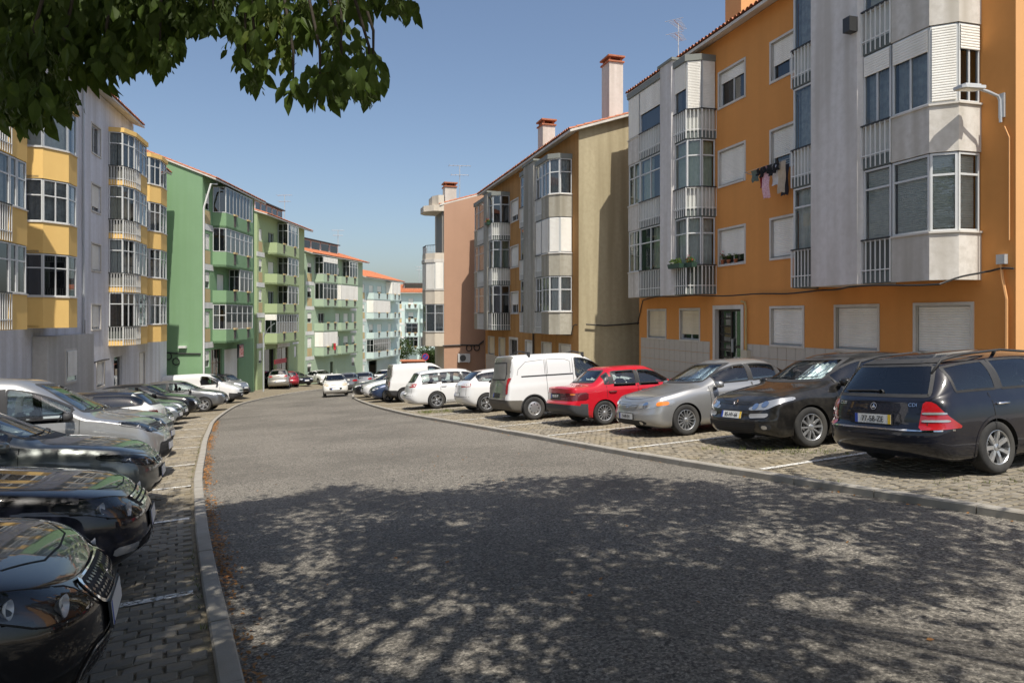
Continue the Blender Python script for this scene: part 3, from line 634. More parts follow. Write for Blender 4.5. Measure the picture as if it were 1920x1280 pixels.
bay(rP, frP, [(Lp-2.6, 0), (Lp-2.6, .8), (Lp-2.1, 1.15), (Lp-.75, 1.15), (Lp-.1, .62), (Lp-.02, 0)], ['panel']*5, zp[:2], fhp, par=.95, mats=[M_CREAM, M_MARB, M_SLAB, M_CREAM], glaz=pspec, split=True)
mb = MB(); pl = [(Lp-2.6, 0.02), (Lp-2.6, -.8), (Lp-2.1, -1.15), (Lp-.75, -1.15), (Lp-.1, -.62), (Lp-.02, .02)]
mb.prism(pl, zp[2]+.02, zp[2]+.12); pp = [(u, -y) for u, y in pl]
for a, b in zip(pp, pp[1:]): mb.tbox(Facet(a, b), 0, Facet(a, b).L, -.1, 0, zp[2]+.1, zp[2]+.62)
mb.build('terrace', M_CREAM, rP, zoff=frP.zg); mb = MB(); mb.prism([(u*1.0+(.0), y*1.12) for u, y in pl], ev-.35, ev+.05); mb.prism([(u, y*.6) for u, y in pl], ev+.04, ev+.75); mb.build('terrace_roof', M_CREAM, rP, zoff=frP.zg)
for a, b in list(zip(pp, pp[1:]))[1:4]: railing(rP, frP, Facet(a, b), zp[2]+.62, zp[2]+1.15, o=-.04, mid=zp[2]+.7, mat=M_FRG)
MB().box(Lp-2.4, Lp-.2, -.1, -.02, zp[2]+.1, ev-.35).build('terrace_door', M_GLD and plain('grey_brown_door', (.2, .19, .17), .6), rP, zoff=frP.zg)  # terrace door in one even grey-brown
eave_roof(rP, frP, 0, Lp, ev, .3, 5.5, 1.75)
chimney(rP, frP, Lp-.55, .5, ev-.2, ev+1.35, .85, .8, stucco('pink_white_render', (.56, .51, .46), .5))
zc = frP.z(648, Lp); mb = MB(); mb.tube([(Lp+.05, -.1, zc), (Lp+.05, 1.2, zc+.04), (Lp+.05, 2.4, zc), (Lp+.05, 2.8, zc+.3)], .05, 6)
for (yy, zz) in ((1.75, zc-.18), (2.3, zc-.16)):
    mb.tube([(Lp+.07, yy+.2*math.cos(q), zz+.2*math.sin(q)) for q in np.linspace(0, 6.28, 14)], .035, 5)
mb.build('cable', M_CABLE, rP, zoff=frP.zg)
ac = at(frP, 'air_conditioner', 'white air conditioning unit on the pink brown wall', 'air conditioner', Lp+.02, -1.35, frP.z(679, Lp)); ac.rotation_euler = (0, 0, frP.a+math.pi/2)
MB().box(-.42, .42, -.32, -.05, 0, .58).build('casing', M_FR, ac); mb = MB(); mb.lathe([(.001, -.335), (.2, -.335), (.22, -.325), (.22, -.32)], 24, 'y', c=(-.1, 0, .29)); mb.build('fan_grille', plain('dark_grille', (.08, .08, .08), .6), ac)
mb = MB(); mb.box(-.36, -.32, -.3, .0, -.05, 0); mb.box(.32, .36, -.3, 0, -.05, 0); mb.build('bracket', M_FRG, ac)
# ------------------------------------------------------------ left side: yellow and grey block
M_YEL = stucco('yellow_render', (.72, .48, .17), .4, dirt=(.8, .75, .7)); M_GREYW = stucco('lilac_grey_render', (.64, .64, .67), .5); M_GREYB = stucco('base_grey_render', (.48, .465, .44), .45)
YA = math.atan2(.9719, -.2352); frY = Fr(-15.9, 18.0, YA, -5.6); rY = frY.root('apartment_building', 'grey apartment block with yellow bay parapets on the left'); LY = 26.5; zy = frY.zg
TY = Facet((-6, 0), (LY, 0)); of = 6.0
ywz = [(1.07, 2.17), (3.76, 4.96), (6.46, 7.68), (9.1, 10.4)]
holes = [(of+13.25, of+14.4, a, b) for a, b in ywz]+[(of+13.9, of+14.9, -1.6, -.5), (of+8.7, of+9.5, -1.0, .35), (of+16.3, of+17.6, -3.2, -.35), (of+20.6, of+21.6, -2.2, -.4)]
wb = MB(); wall_holes(wb, TY, 0, of+LY, zy, 10.8, holes, .18, 0, 0)
gable_end(wb, LY, 10, zy, 10.7, 1.9, .1); gable_end(wb, -6, 10, zy, 11.85, 1.9, .18); wb.quad((-6, 10, zy), (LY, 10, zy), (LY, 10, 11.9), (-6, 10, 11.9)); wb.quad((-6, 0, 10.8), (19.5, 0, 10.8), (19.5, 0, 12.0), (-6, 0, 12.0)); wb.build('wall', [M_GREYW], rY, zoff=zy)
MB().box(-5.7, LY-.3, .4, 9.8, zy, 1.0).build('dark_ground_fill', M_CUR[3], rY, zoff=zy)  # dark block filling the ground floor behind the wall
for i, (a, b, c, d) in enumerate(holes): window(rY, frY, TY, a, b, c, d, cols=2 if i < 4 else 1, o=-.12, shut=(.95, 1, .85, 0, 1, .9, 0, 1)[i], surround=i != 6, cur=3, split=i < 5)
ym = [M_YEL, M_MARB, M_YEL, stucco('dark_glass_panel', (.2, .2, .18), .4)]  # last entry: darker glass behind the bay railings
z1 = [1.23, 3.92, 6.6]; z2 = [.23, 2.83, 5.43, 8.03]
def yspec(k, i, T): return dict(cols=(1 if T.L < .9 else 2) if k != 2 else 1, trans=(.3, .35, 0)[k], cur=(3, 2, 0, 2)[k], gl=M_GLD if k == 0 else M_GL, fm=(M_FR, M_FR, M_FRG)[k])
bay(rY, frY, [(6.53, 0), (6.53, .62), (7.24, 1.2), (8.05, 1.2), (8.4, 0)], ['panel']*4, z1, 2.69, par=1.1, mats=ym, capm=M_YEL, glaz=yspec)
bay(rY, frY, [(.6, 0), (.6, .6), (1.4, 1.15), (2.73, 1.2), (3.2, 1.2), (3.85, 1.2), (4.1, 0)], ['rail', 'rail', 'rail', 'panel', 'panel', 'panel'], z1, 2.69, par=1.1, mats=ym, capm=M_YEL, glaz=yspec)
bay(rY, frY, [(15.5, 0), (15.52, .63), (16.35, .95), (17.1, .95), (18.45, .95), (18.6, 0)], ['rail', 'rail', 'rail', 'panel', 'panel'], z2, 2.6, par=.9, mats=ym, capm=M_YEL, glaz=lambda k, i, T: dict(cols=1 if T.L < .7 else 2, trans=.3, cur=(5, 0, 1, 2)[k]))
bay(rY, frY, [(20.1, 0), (20.28, .6), (21.0, 1.0), (22.3, 1.0), (22.6, 0)], ['panel']*4, z2, 2.5, par=.95, mats=ym, capm=M_YEL, glaz=lambda k, i, T: dict(cols=2 if T.L > .8 else 1, trans=.3, cur=(0, 0, 2, 2)[k]))
eave_roof(rY, frY, -6, 19.5, 11.85, .55, 5, 1.9); eave_roof(rY, frY, 19.5, LY, 10.7, .3, 5, 1.9)
mb = MB(); mb.add([(-6, 10.4, 11.8), (LY, 10.4, 11.8), (LY, 5, 13.8), (-6, 5, 13.8)], [(0, 1, 2, 3)]); mb.build('roof', M_TILE, rY, zoff=zy)
mb = MB(); mb.tube([(12.1, -.06, zy+.5), (12.1, -.06, 11.6)], .045, 6); mb.build('drain_pipe', M_FRG, rY, zoff=zy)
cable(rY, frY, [(12.2, -.06, 1.5), (12.25, -.06, -.2), (12.6, -.06, -.45), (15.4, -.06, -.4)], .03)
mb = MB(); mb.box(7.2, 12, -.5, -.02, zy, .9); mb.build('plinth', M_GREYB, rY, zoff=zy)
# door and low windows below the near bay
window(rY, frY, Facet((8.9, .5), (9.9, .5)), 0, 1.0, -.95, .3, cols=1, o=.02, shut=.85, surround=True, cur=3)
# ------------------------------------------------------------ green terraces
M_GREEN = stucco('green_render', (.185, .30, .17), .45, dirt=(.75, .8, .7)); M_GREENL = stucco('light_green_render', (.33, .40, .225), .4, dirt=(.8, .8, .7)); M_MINT = stucco('mint_render', (.34, .43, .31), .4, dirt=(.8, .8, .7)); M_BLUE = stucco('pale_blue_render', (.47, .57, .54), .2, dirt=(.8, .8, .75))
M_BEI = stucco('beige_panel', (.48, .37, .2), .2); M_WHB = stucco('white_band', (.62, .62, .6), .3)
def balcony_block(name, label, ox, oy, dx, dy, L, floors, top, narrow, bays, cols, ground, eave=None, rise=1.8, dorm=None, tile=None, zfoot=None, split=True, nearend=None):
    ang = math.atan2(dy, dx); n = math.hypot(dx, dy); zg = zfoot if zfoot is not None else min(gz(ox, oy), gz(ox+dx/n*L, oy+dy/n*L))-.8
    fr = Fr(ox, oy, ang, zg); root = fr.root(name, label); wm, pm = cols; T0 = Facet((0, 0), (L, 0)); holes = []; fb = [f[0] for f in floors]; fh = (fb[-1]-fb[0])/(len(fb)-1)
    for (a, b) in narrow:
        for z in fb+[fb[0]-fh]: holes.append((a, b, z+1.05, z+2.15))
    gh = []
    for (u0, u1, p, kinds) in bays:
        for z in fb:
            m = (u1-u0)
            for c in ((.22, .62),) if m < 4 else ((.12, .36), (.58, .86)): gh.append((u0+m*c[0], u0+m*c[1], z+.1, z+2.1))
    wb = MB(); lift = rise*.9/5.9; wall_holes(wb, T0, 0, L, zg, top+lift, holes+gh+ground, .2, 0, 0)
    gable_end(wb, 0, 10, zg, top, rise, lift); gable_end(wb, L, 10, zg, top, rise, lift); wb.quad((0, 10, zg), (L, 10, zg), (L, 10, top), (0, 10, top)); wb.build('wall', wm, root, zoff=zg)
    for (a, b, c, d) in gh: window(root, fr, T0, a, b, c, d, cols=2 if b-a > .9 else 1, o=-.12, shut=random.choice([0, .4, 1, 1, .7]), cur=random.choice([2, 3, 0]), split=False)
    for i, (a, b, c, d) in enumerate(holes): window(root, fr, T0, a, b, c, d, cols=1, o=-.1, shut=random.choice([.6, 1, .85, .4, 1]), cur=3, split=False)
    for (a, b) in narrow:
        for k, z in enumerate(fb):
            MB().tbox(T0, a-.05, b+.05, -.05, .015, z+.12, z+1.0).build('spandrel', M_BEI, root, zoff=zg); m2 = MB(); m2.tbox(T0, a-.4, b+.55, -.05, .02, z-.3, z+.1)
            m2.build('band', M_WHB, root, zoff=zg)
    for (u0, u1, p, kinds) in bays:
        pts = [(u0-.12, 0), (u0+.1, p), (u1, p), (u1+.02, 0)]
        fs = [Facet(pts[i], pts[i+1]) for i in range(3)]
        for k, (a, b) in enumerate(floors):
            body = MB(); body.prism([(q, -w_+.0) for q, w_ in pts], a, a+.14)
            nx = floors[k+1][0] if k+1 < len(floors) else top-.1
            for f in fs: body.tbox(f, 0, f.L, -.1, 0, a+.002, b)
            if k == 0 or True:
                for c in (.3, .8):
                    q = fs[1].L*c; body.tbox(fs[1], q-.2, q+.2, 0, .02, a+.25, b+.02, 1); body.tbox(fs[1], q-.28, q+.28, 0, .12, b-.02, b+.1, 2)
            body.build('balcony', [pm, plain('dark_vent', (.10, .09, .075), .8), M_BEI], root, zoff=zg)
            kd = kinds[k]
            if kd in ('glaz', 'shut'):
                for j, f in enumerate(fs[:2]):
                    window(root, fr, f, .02, f.L-.02, b+.02, nx-.02, cols=max(2, int(f.L/random.choice([.6, .75, .95]))), trans=random.choice([.32, .28, .4, 0]), o=-.05, shut=1 if kd == 'shut' else random.choice([0, 0, 0, .3]), cur=random.choice([2, 1, 3, 0]), split=split, gl=random.choice([M_GL, M_GLD]), fm=random.choice([M_FR, M_FR, M_FRG]), fw=random.choice([.04, .05]))
            elif kd == 'half':
                f = fs[1]; window(root, fr, f, f.L*.5, f.L-.02, b+.02, nx-.02, cols=3, trans=.32, o=-.05, cur=2, split=split)
                d = Facet((pts[1][0]+f.L*.5, 0), (pts[1][0]+f.L*.5, p)); window(root, fr, d, .02, d.L-.06, b+.02, nx-.02, cols=2, trans=.3, o=-.05, cur=3, split=False)
            elif kd == 'rail': railing(root, fr, fs[1], b, b+.35, o=-.05)
    ev = top if eave is None else eave
    eave_roof(root, fr, -.1, L+.1, ev, .9, 5, rise, mat=tile or M_TILEO)
    mb = MB(); mb.add([(-.1, 10.4, ev), (L+.1, 10.4, ev), (L+.1, 5, ev+rise), (-.1, 5, ev+rise)], [(0, 1, 2, 3)]); mb.build('roof', tile or M_TILEO, root, zoff=zg)
    if dorm:
        a, b, y0, h, nwin = dorm; zb = ev+rise*(y0+.9)/5.9; mb = MB(); mb.box(a, b, y0, y0+3, zb-.3, zb+h); mb.box(a-.15, b+.15, y0-.3, y0+3, zb+h, zb+h+.1, 1); mb.build('dormer', [stucco('dormer_render', (.33, .2, .17), .4), M_IRON], root, zoff=zg)
        Td = Facet((a, -y0+.001), (b, -y0+.001)); wd = (b-a)/nwin
        for i in range(nwin): window(root, fr, Td, i*wd+.1, (i+1)*wd-.1, zb+.12, zb+h-.08, cols=1, o=.03, cur=3, gl=M_GLD, split=False)
    return fr, root
fr1, r1 = balcony_block('apartment_building', 'dark green block with enclosed balconies next to the yellow block', -20.4, 45, -.023, 1, 9.6, [(-.16, .75), (2.5, 3.45), (5.06, 6.08), (7.73, 8.75)], 10.65, [(.45, 1.15)], [(1.7, 6.95, .85, ['glaz', 'half', 'glaz', 'glaz'])], (M_GREEN, M_GREEN), [(1.3, 3.2, -3.6, -.6), (3.6, 6.3, -3.9, -.7)], rise=2.3, dorm=None, tile=M_TILE, zfoot=-5.4)
window(r1, fr1, Facet((0, 0), (9, 0)), 1.3, 3.2, -3.6, -.6, cols=3, trans=.3, o=-.15, fm=plain('brown_wood', (.16, .11, .07), .7), gl=M_GLD, cur=1, name='shop_front'); window(r1, fr1, Facet((0, 0), (9, 0)), 3.6, 6.3, -3.9, -.7, cols=1, o=-.15, shut=1, name='roller_door')
mb = MB(); mb.box(4.4, 5.3, -.75, -.6, -1.35, -.35); mb.box(4.48, 5.22, -.765, -.75, -1.28, -.42, 1); mb.build('shop_sign', [M_IRON, smooth_noise_mat('faded_red_print', ((.3, .05, .04), (.45, .33, .3)), 6)], r1, zoff=fr1.zg)
mb = MB(); mb.tube([(-.05, -.1, fr1.zg+.5), (-.05, -.1, 8.8), (.1, -.5, 10.4), (.4, -.8, 10.45)], .06, 8); mb.build('drain_pipe', M_WHB, r1, zoff=fr1.zg)
mb = MB()
for c in (0, 1): mb.tube([(-.06, 2.2-c*.5+.22*math.cos(q), -.95-.35*c+.22*math.sin(q)) for q in np.linspace(0, 6.28, 14)], .035, 5)
mb.tube([(-.05, .1, -.8), (-.06, 1.5, -.78), (-.06, 2.3, -.72)], .05, 6); mb.build('cable', M_CABLE, r1, zoff=fr1.zg)
MB().box(-.22, 0, 1.0, 1.5, -.42, -.28).build('floodlight', M_WHB, r1, zoff=fr1.zg)
fr2, r2 = balcony_block('apartment_building', 'light green block with orange tiled roof, second green block', -22.2, 59.5, .03, 1, 12.3, [(-.8, .15), (1.88, 2.82), (4.56, 5.5), (7.24, 8.3)], 10.5, [(.35, 1.05), (9.2, 9.9)], [(1.75, 7.6, 1.05, ['glaz', 'half', 'half', 'half'])], (M_GREENL, M_GREENL), [(1.6, 4.2, -5.2, -1.3), (4.6, 7.6, -5.2, -1.3)], dorm=(3.2, 10.2, 1.6, 1.15, 5), zfoot=-6.5)
T2 = Facet((0, 0), (12, 0)); window(r2, fr2, T2, 1.6, 4.2, -5.2, -1.3, cols=1, o=-.3, cur=3, gl=M_GLD, name='garage_opening', fm=plain('dark_grey_metal', (.09, .09, .09), .6)); window(r2, fr2, T2, 4.6, 7.6, -5.2, -1.3, cols=2, trans=.3, o=-.15, cur=1, fm=plain('brown_wood', (.16, .11, .07), .7), name='shop_front')
MB().tbox(T2, 4.5, 7.7, .02, .12, -1.25, -.85).tbox(T2, 1.5, 4.3, .9, 1.0, -2.6, -2.2, 1).build('shop_sign', [M_WHB, plain('dark_red_board', (.2, .02, .025), .6)], r2, zoff=fr2.zg)
fr3, r3 = balcony_block('apartment_building', 'mint green block with wide orange roof and dormer strip, third green block', -22.4, 74, .215, .977, 14.5, [(-2.8, -1.75), (-.05, .95), (2.7, 3.6), (5.4, 6.4)], 8.45, [(.45, 1.35), (11.3, 12.1)], [(2.1, 5.6, 1.0, ['shut', 'open', 'glaz', 'glaz']), (6.4, 11.0, 1.0, ['open', 'open', 'shut', 'half'])], (M_MINT, M_MINT), [(5.7, 6.4, -6.5, -3.6)], dorm=(.2, 11.5, 2.0, 1.2, 5), zfoot=-7.5)
fr4, r4 = balcony_block('apartment_building', 'pale blue block with shuttered balconies at the bend of the street', -20.8, 93.4, .2, .98, 15, [(-4.3, -3.35), (-1.52, -.55), (1.26, 2.2), (4.0, 5.0)], 7.0, [(.7, 1.5)], [(2.3, 8.6, 1.0, ['glaz', 'open', 'shut', 'open']), (9.4, 12.8, 1.0, ['open', 'open', 'open', 'shut'])], (M_BLUE, M_BLUE), [(3.0, 6.0, -8.0, -4.6)], zfoot=-9.0, split=False)
fr5, r5 = balcony_block('apartment_building', 'blue green block closing the end of the street', -22.6, 132, .995, .1, 22, [(-4.9, -4.1), (-2.25, -1.45), (.4, 1.3), (3.1, 4.0)], 6.2, [(.5, 1.2)], [(2.0, 4.4, 1.0, ['glaz', 'glaz', 'open', 'open']), (4.8, 9.5, 1.0, ['glaz', 'open', 'open', 'open'])], (M_BLUE, M_BLUE), [(6, 8, -8.5, -6)], dorm=(1.5, 20, 2, 1.1, 4), zfoot=-11, split=False)
# flag on the third block
fl = at(fr3, 'flag', 'small green and red flag hanging from a mint green balcony', 'flag', 3.6, 1.15, -2.6); mb = MB(); mb.tube([(0, 0, 0), (0, -.3, 1.3)], .015, 5); mb.build('pole', M_FRG, fl)
mb = cloth_mesh(.9, .75, 9); mb.m = [0 if (i % 10) < 4 else 1 for i in range(len(mb.f))]; o = mb.build('cloth', [plain('flag_green', (.02, .2, .06), .7), plain('flag_red', (.5, .02, .03), .7)], fl, smooth=True); o.location = (.2, -.28, 1.25)
# aerials
antenna(W(frY, 15.2, -1.5, 12.3), 2.6, 'tall television aerial on the yellow block behind the leaves', 0, .4, 1.5)
antenna(W(frO, frO.u(1272, -.9), -.9, 11.2), 2.5, 'television aerial with two tiers on the orange block eaves', 0, 1.0, 1.3)
antenna(W(frP, frP.u(862, -1.2), -1.2, 9.4), frP.z(310, frP.u(862, -1.2), -1.2)-9.4, 'wide television aerial above the pink block chimney', 1, .2, 1.6)
antenna(W(fr2, 12.0, -2.0, 11.0), 3.4, 'wide television aerial above the light green block', 1, .0, 2.2)
antenna(W(fr3, 13.6, -3.0, 9.6), 3.2, 'television aerial above the mint green block', 1, .3, 2.4)
antenna(W(fr5, 4.5, -3, 8.0), 3.6, 'pair of aerials above the blue green block', 1, .3, 3.0); antenna(W(fr5, 7.0, -3, 8.0), 4.2, 'taller aerial above the blue green block', 1, .1, 3.0)
# ------------------------------------------------------------ vehicles
def pchip(pts):
    xs = np.array([p[0] for p in pts], float); ys = np.array([p[1] for p in pts], float); h = np.diff(xs); dl = np.diff(ys)/h; m = np.zeros(len(xs)); m[0], m[-1] = dl[0], dl[-1]
    for i in range(1, len(xs)-1):
        if dl[i-1]*dl[i] > 0: w1, w2 = 2*h[i]+h[i-1], h[i]+2*h[i-1]; m[i] = (w1+w2)/(w1/dl[i-1]+w2/dl[i])
    def f(x):
        x = np.clip(np.asarray(x, float), xs[0], xs[-1]); i = np.clip(np.searchsorted(xs, x)-1, 0, len(h)-1); t = (x-xs[i])/h[i]; a = h[i]
        return (2*t**3-3*t**2+1)*ys[i]+(t**3-2*t**2+t)*a*m[i]+(-2*t**3+3*t**2)*ys[i+1]+(t**3-t**2)*a*m[i+1]
    return f
M_TYRE = stucco('tyre_rubber', (.028, .028, .028), .5, dirt=(3.2, 3, 2.6), bs=60, bstr=.2); M_PLAST = stucco('black_plastic', (.03, .03, .031), .4, dirt=(2, 2, 2), rough=.55, bs=90, bstr=.1); M_DARK = plain('car_interior', (.022, .022, .024), .8); M_SEATS = plain('seat_fabric', (.045, .045, .05), .9)
M_CHROME = plain('chrome', (.75, .76, .78), .08, 1.0); M_ALLOY = plain('alloy_rim', (.48, .49, .5), .3, .75); M_CG = glassmat('car_glass', (.72, .8, .78), .05); M_CGD = glassmat('tinted_car_glass', (.22, .26, .26), .06); M_LENS = glassmat('clear_lens', (.95, .95, .95), .0)
M_GAP = plain('panel_gap', (.006, .006, .006), .8); M_RED = plain('red_lens', (.32, .008, .012), .12, 0, .6, 1); M_REDD = plain('dark_red_lens', (.10, .008, .012), .12, 0, .6, 1); M_AMB = plain('amber_lens', (.75, .2, .03), .15, 0, .5, 1); M_WLENS = plain('white_lens', (.42, .42, .42), .15, .5, .6, 1)
M_HLB = plain('headlight_reflector', (.78, .78, .79), .25, .15); M_HLD = plain('headlight_dark_bezel', (.07, .072, .076), .25, .3); M_PLATE = plain('plate_white', (.68, .68, .66), .4); M_EU = plain('plate_blue', (.02, .06, .35), .4); M_PY = plain('plate_yellow', (.75, .5, .03), .4); M_INK = plain('plate_ink', (.015, .015, .015), .5); M_SIL = plain('sunshade_foil', (.7, .72, .75), .22, .9)
TXT = {}
def text_mesh(s, size, mat):
    k = (s, size, mat.name)
    if k not in TXT:
        c = bpy.data.curves.new('lettering', 'FONT'); c.body = s; c.size = size; c.align_x = 'CENTER'; c.align_y = 'CENTER'; c.extrude = .0015
        o = bpy.data.objects.new('lettering', c); COL.objects.link(o); dg = bpy.context.evaluated_depsgraph_get(); me = bpy.data.meshes.new_from_object(o.evaluated_get(dg)); bpy.data.objects.remove(o); bpy.data.curves.remove(c)
        me.materials.clear(); me.materials.append(mat); TXT[k] = me
    return TXT[k]
WH = {}
def wheel_meshes(r, w_, style, lod):
    k = (round(r, 3), round(w_, 3), style, lod)
    if k in WH: return WH[k]
    n = 40 if lod == 0 else (24 if lod == 1 else 16); q = w_/2; R = r*(.66 if style != 'van' else .6)
    ty = MB().lathe([(R*.98, -q*.85), (R*1.03, -q), (r*.9, -q), (r*.975, -q*.86), (r, -q*.6), (r, q*.6), (r*.975, q*.86), (r*.9, q), (R*1.03, q), (R*.98, q*.85)], n)
    rm = MB(); rm.lathe([(R*1.0, q*.93), (R*.97, q*.95), (R*.93, q*.86), (R*.91, q*.2), (R*.9, -q*.8)], n)
    ns = {'ten': 10, 'five': 5, 'seven': 7, 'multi': 14, 'van': 8, 'y': 5, 'cover': 9}[style]
    if style in ('van', 'cover'):
        rm.lathe([(R*.94, q*.8), (R*.8, q*.92), (R*.45, q*.98), (R*.2, q*1.0), (.001, q*1.02)], n)
        for i in range(ns):
            a = 2*math.pi*i/ns; c, s = math.cos(a), math.sin(a); rm.lathe([(.001, .0), (R*(.1 if style == 'van' else .06), .0), (R*(.1 if style == 'van' else .06), -.003)], 8, 'y', 1, c=(R*.66*c, q*.97, R*.66*s))
    else:
        for i in range(ns):
            for sgn in ((-1, 1) if style == 'y' else (0,)):
                a = 2*math.pi*i/ns; wd = {'five': .2, 'seven': .15, 'ten': .1, 'multi': .055, 'y': .085}[style]*R
                vs = []
                for (rad, hh, yy, sh) in ((.14*R, wd*.9, q*.72, 0), (.55*R, wd*.75, q*.86, .09*sgn*.6), (.94*R, wd*.95, q*.88, .2*sgn)):
                    for (dt, dy) in ((-hh, -.035), (-hh*.8, 0), (hh*.8, 0), (hh, -.035)):
                        th = a+sh; c, s = math.cos(th), math.sin(th); vs.append((rad*c-dt*s, yy+dy, rad*s+dt*c))
                rm.add(vs, [(4*j+i2, 4*j+i2+1, 4*j+i2+5, 4*j+i2+4) for j in range(2) for i2 in range(3)])
        rm.lathe([(R*.2, q*.6), (R*.2, q*.82), (R*.1, q*.9), (.001, q*.9)], 14)
    dk = MB().lathe([(R*.9, q*.25), (.001, q*.3)], n); dk.lathe([(R*.62, q*.42), (R*.3, q*.42), (R*.3, q*.25)], n, mi=1)
    out = []
    for mb, mats in ((dk, [M_DARK, plain('brake_disc', (.2, .19, .18), .4, .8)]), (ty, [M_TYRE]), (rm, [M_ALLOY, M_DARK])):
        me = bpy.data.meshes.new('wheel'); me.from_pydata(mb.v, [], mb.f)
        for m in mats: me.materials.append(m)
        me.polygons.foreach_set('material_index', mb.m)
        bm = bmesh.new(); bm.from_mesh(me); bmesh.ops.recalc_face_normals(bm, faces=bm.faces); bm.to_mesh(me); bm.free()
        if mb is not rm or style in ('van', 'cover'): me.polygons.foreach_set('use_smooth', [True]*len(me.polygons))
        out.append(me)
    WH[k] = out; return out
def inpoly(P, poly):
    x, y = P[:, 0], P[:, 1]; r = np.zeros(len(P), bool); n = len(poly)
    for i in range(n):
        (x1, y1), (x2, y2) = poly[i], poly[(i+1) % n]
        if y1 == y2: continue
        r ^= ((y1 > y) != (y2 > y)) & (x < (x2-x1)*(y-y1)/(y2-y1)+x1)
    return r
def rounded(poly, n=2):
    for _ in range(n):
        q = []
        for i in range(len(poly)):
            a, b = poly[i], poly[(i+1) % len(poly)]; L = math.dist(a, b); e = min(.25, .03/L) if L > 0 else .25
            q += [tuple(a[k]*(1-e)+b[k]*e for k in range(len(a))), tuple(a[k]*e+b[k]*(1-e) for k in range(len(a)))]
        poly = q
    return poly
def dens(poly, step, closed=True):
    out = []; n = len(poly)
    for i in range(n if closed else n-1):
        a, b = poly[i], poly[(i+1) % n]; k = max(1, int(math.dist(a, b)/step))
        out += [tuple(a[j]+(b[j]-a[j])*t/k for j in range(len(a))) for t in range(k)]
    if not closed: out.append(poly[-1])
    return out
def inset(poly, d):
    A = sum(poly[i][0]*poly[(i+1) % len(poly)][1]-poly[(i+1) % len(poly)][0]*poly[i][1] for i in range(len(poly))); sg = 1 if A > 0 else -1; out = []; n = len(poly)
    for i in range(n):
        a, b, c = Vector(poly[i-1]), Vector(poly[i]), Vector(poly[(i+1) % n]); e1, e2 = (b-a), (c-b)
        if e1.length < 1e-7 or e2.length < 1e-7: out.append(tuple(b)); continue
        e1.normalize(); e2.normalize(); n1, n2 = Vector((-e1.y, e1.x))*sg, Vector((-e2.y, e2.x))*sg; m = n1+n2
        if m.length < 1e-3: m = n1
        m.normalize(); k = max(.5, m.dot(n1)); out.append(tuple(b+m*(d/k)))
    return out
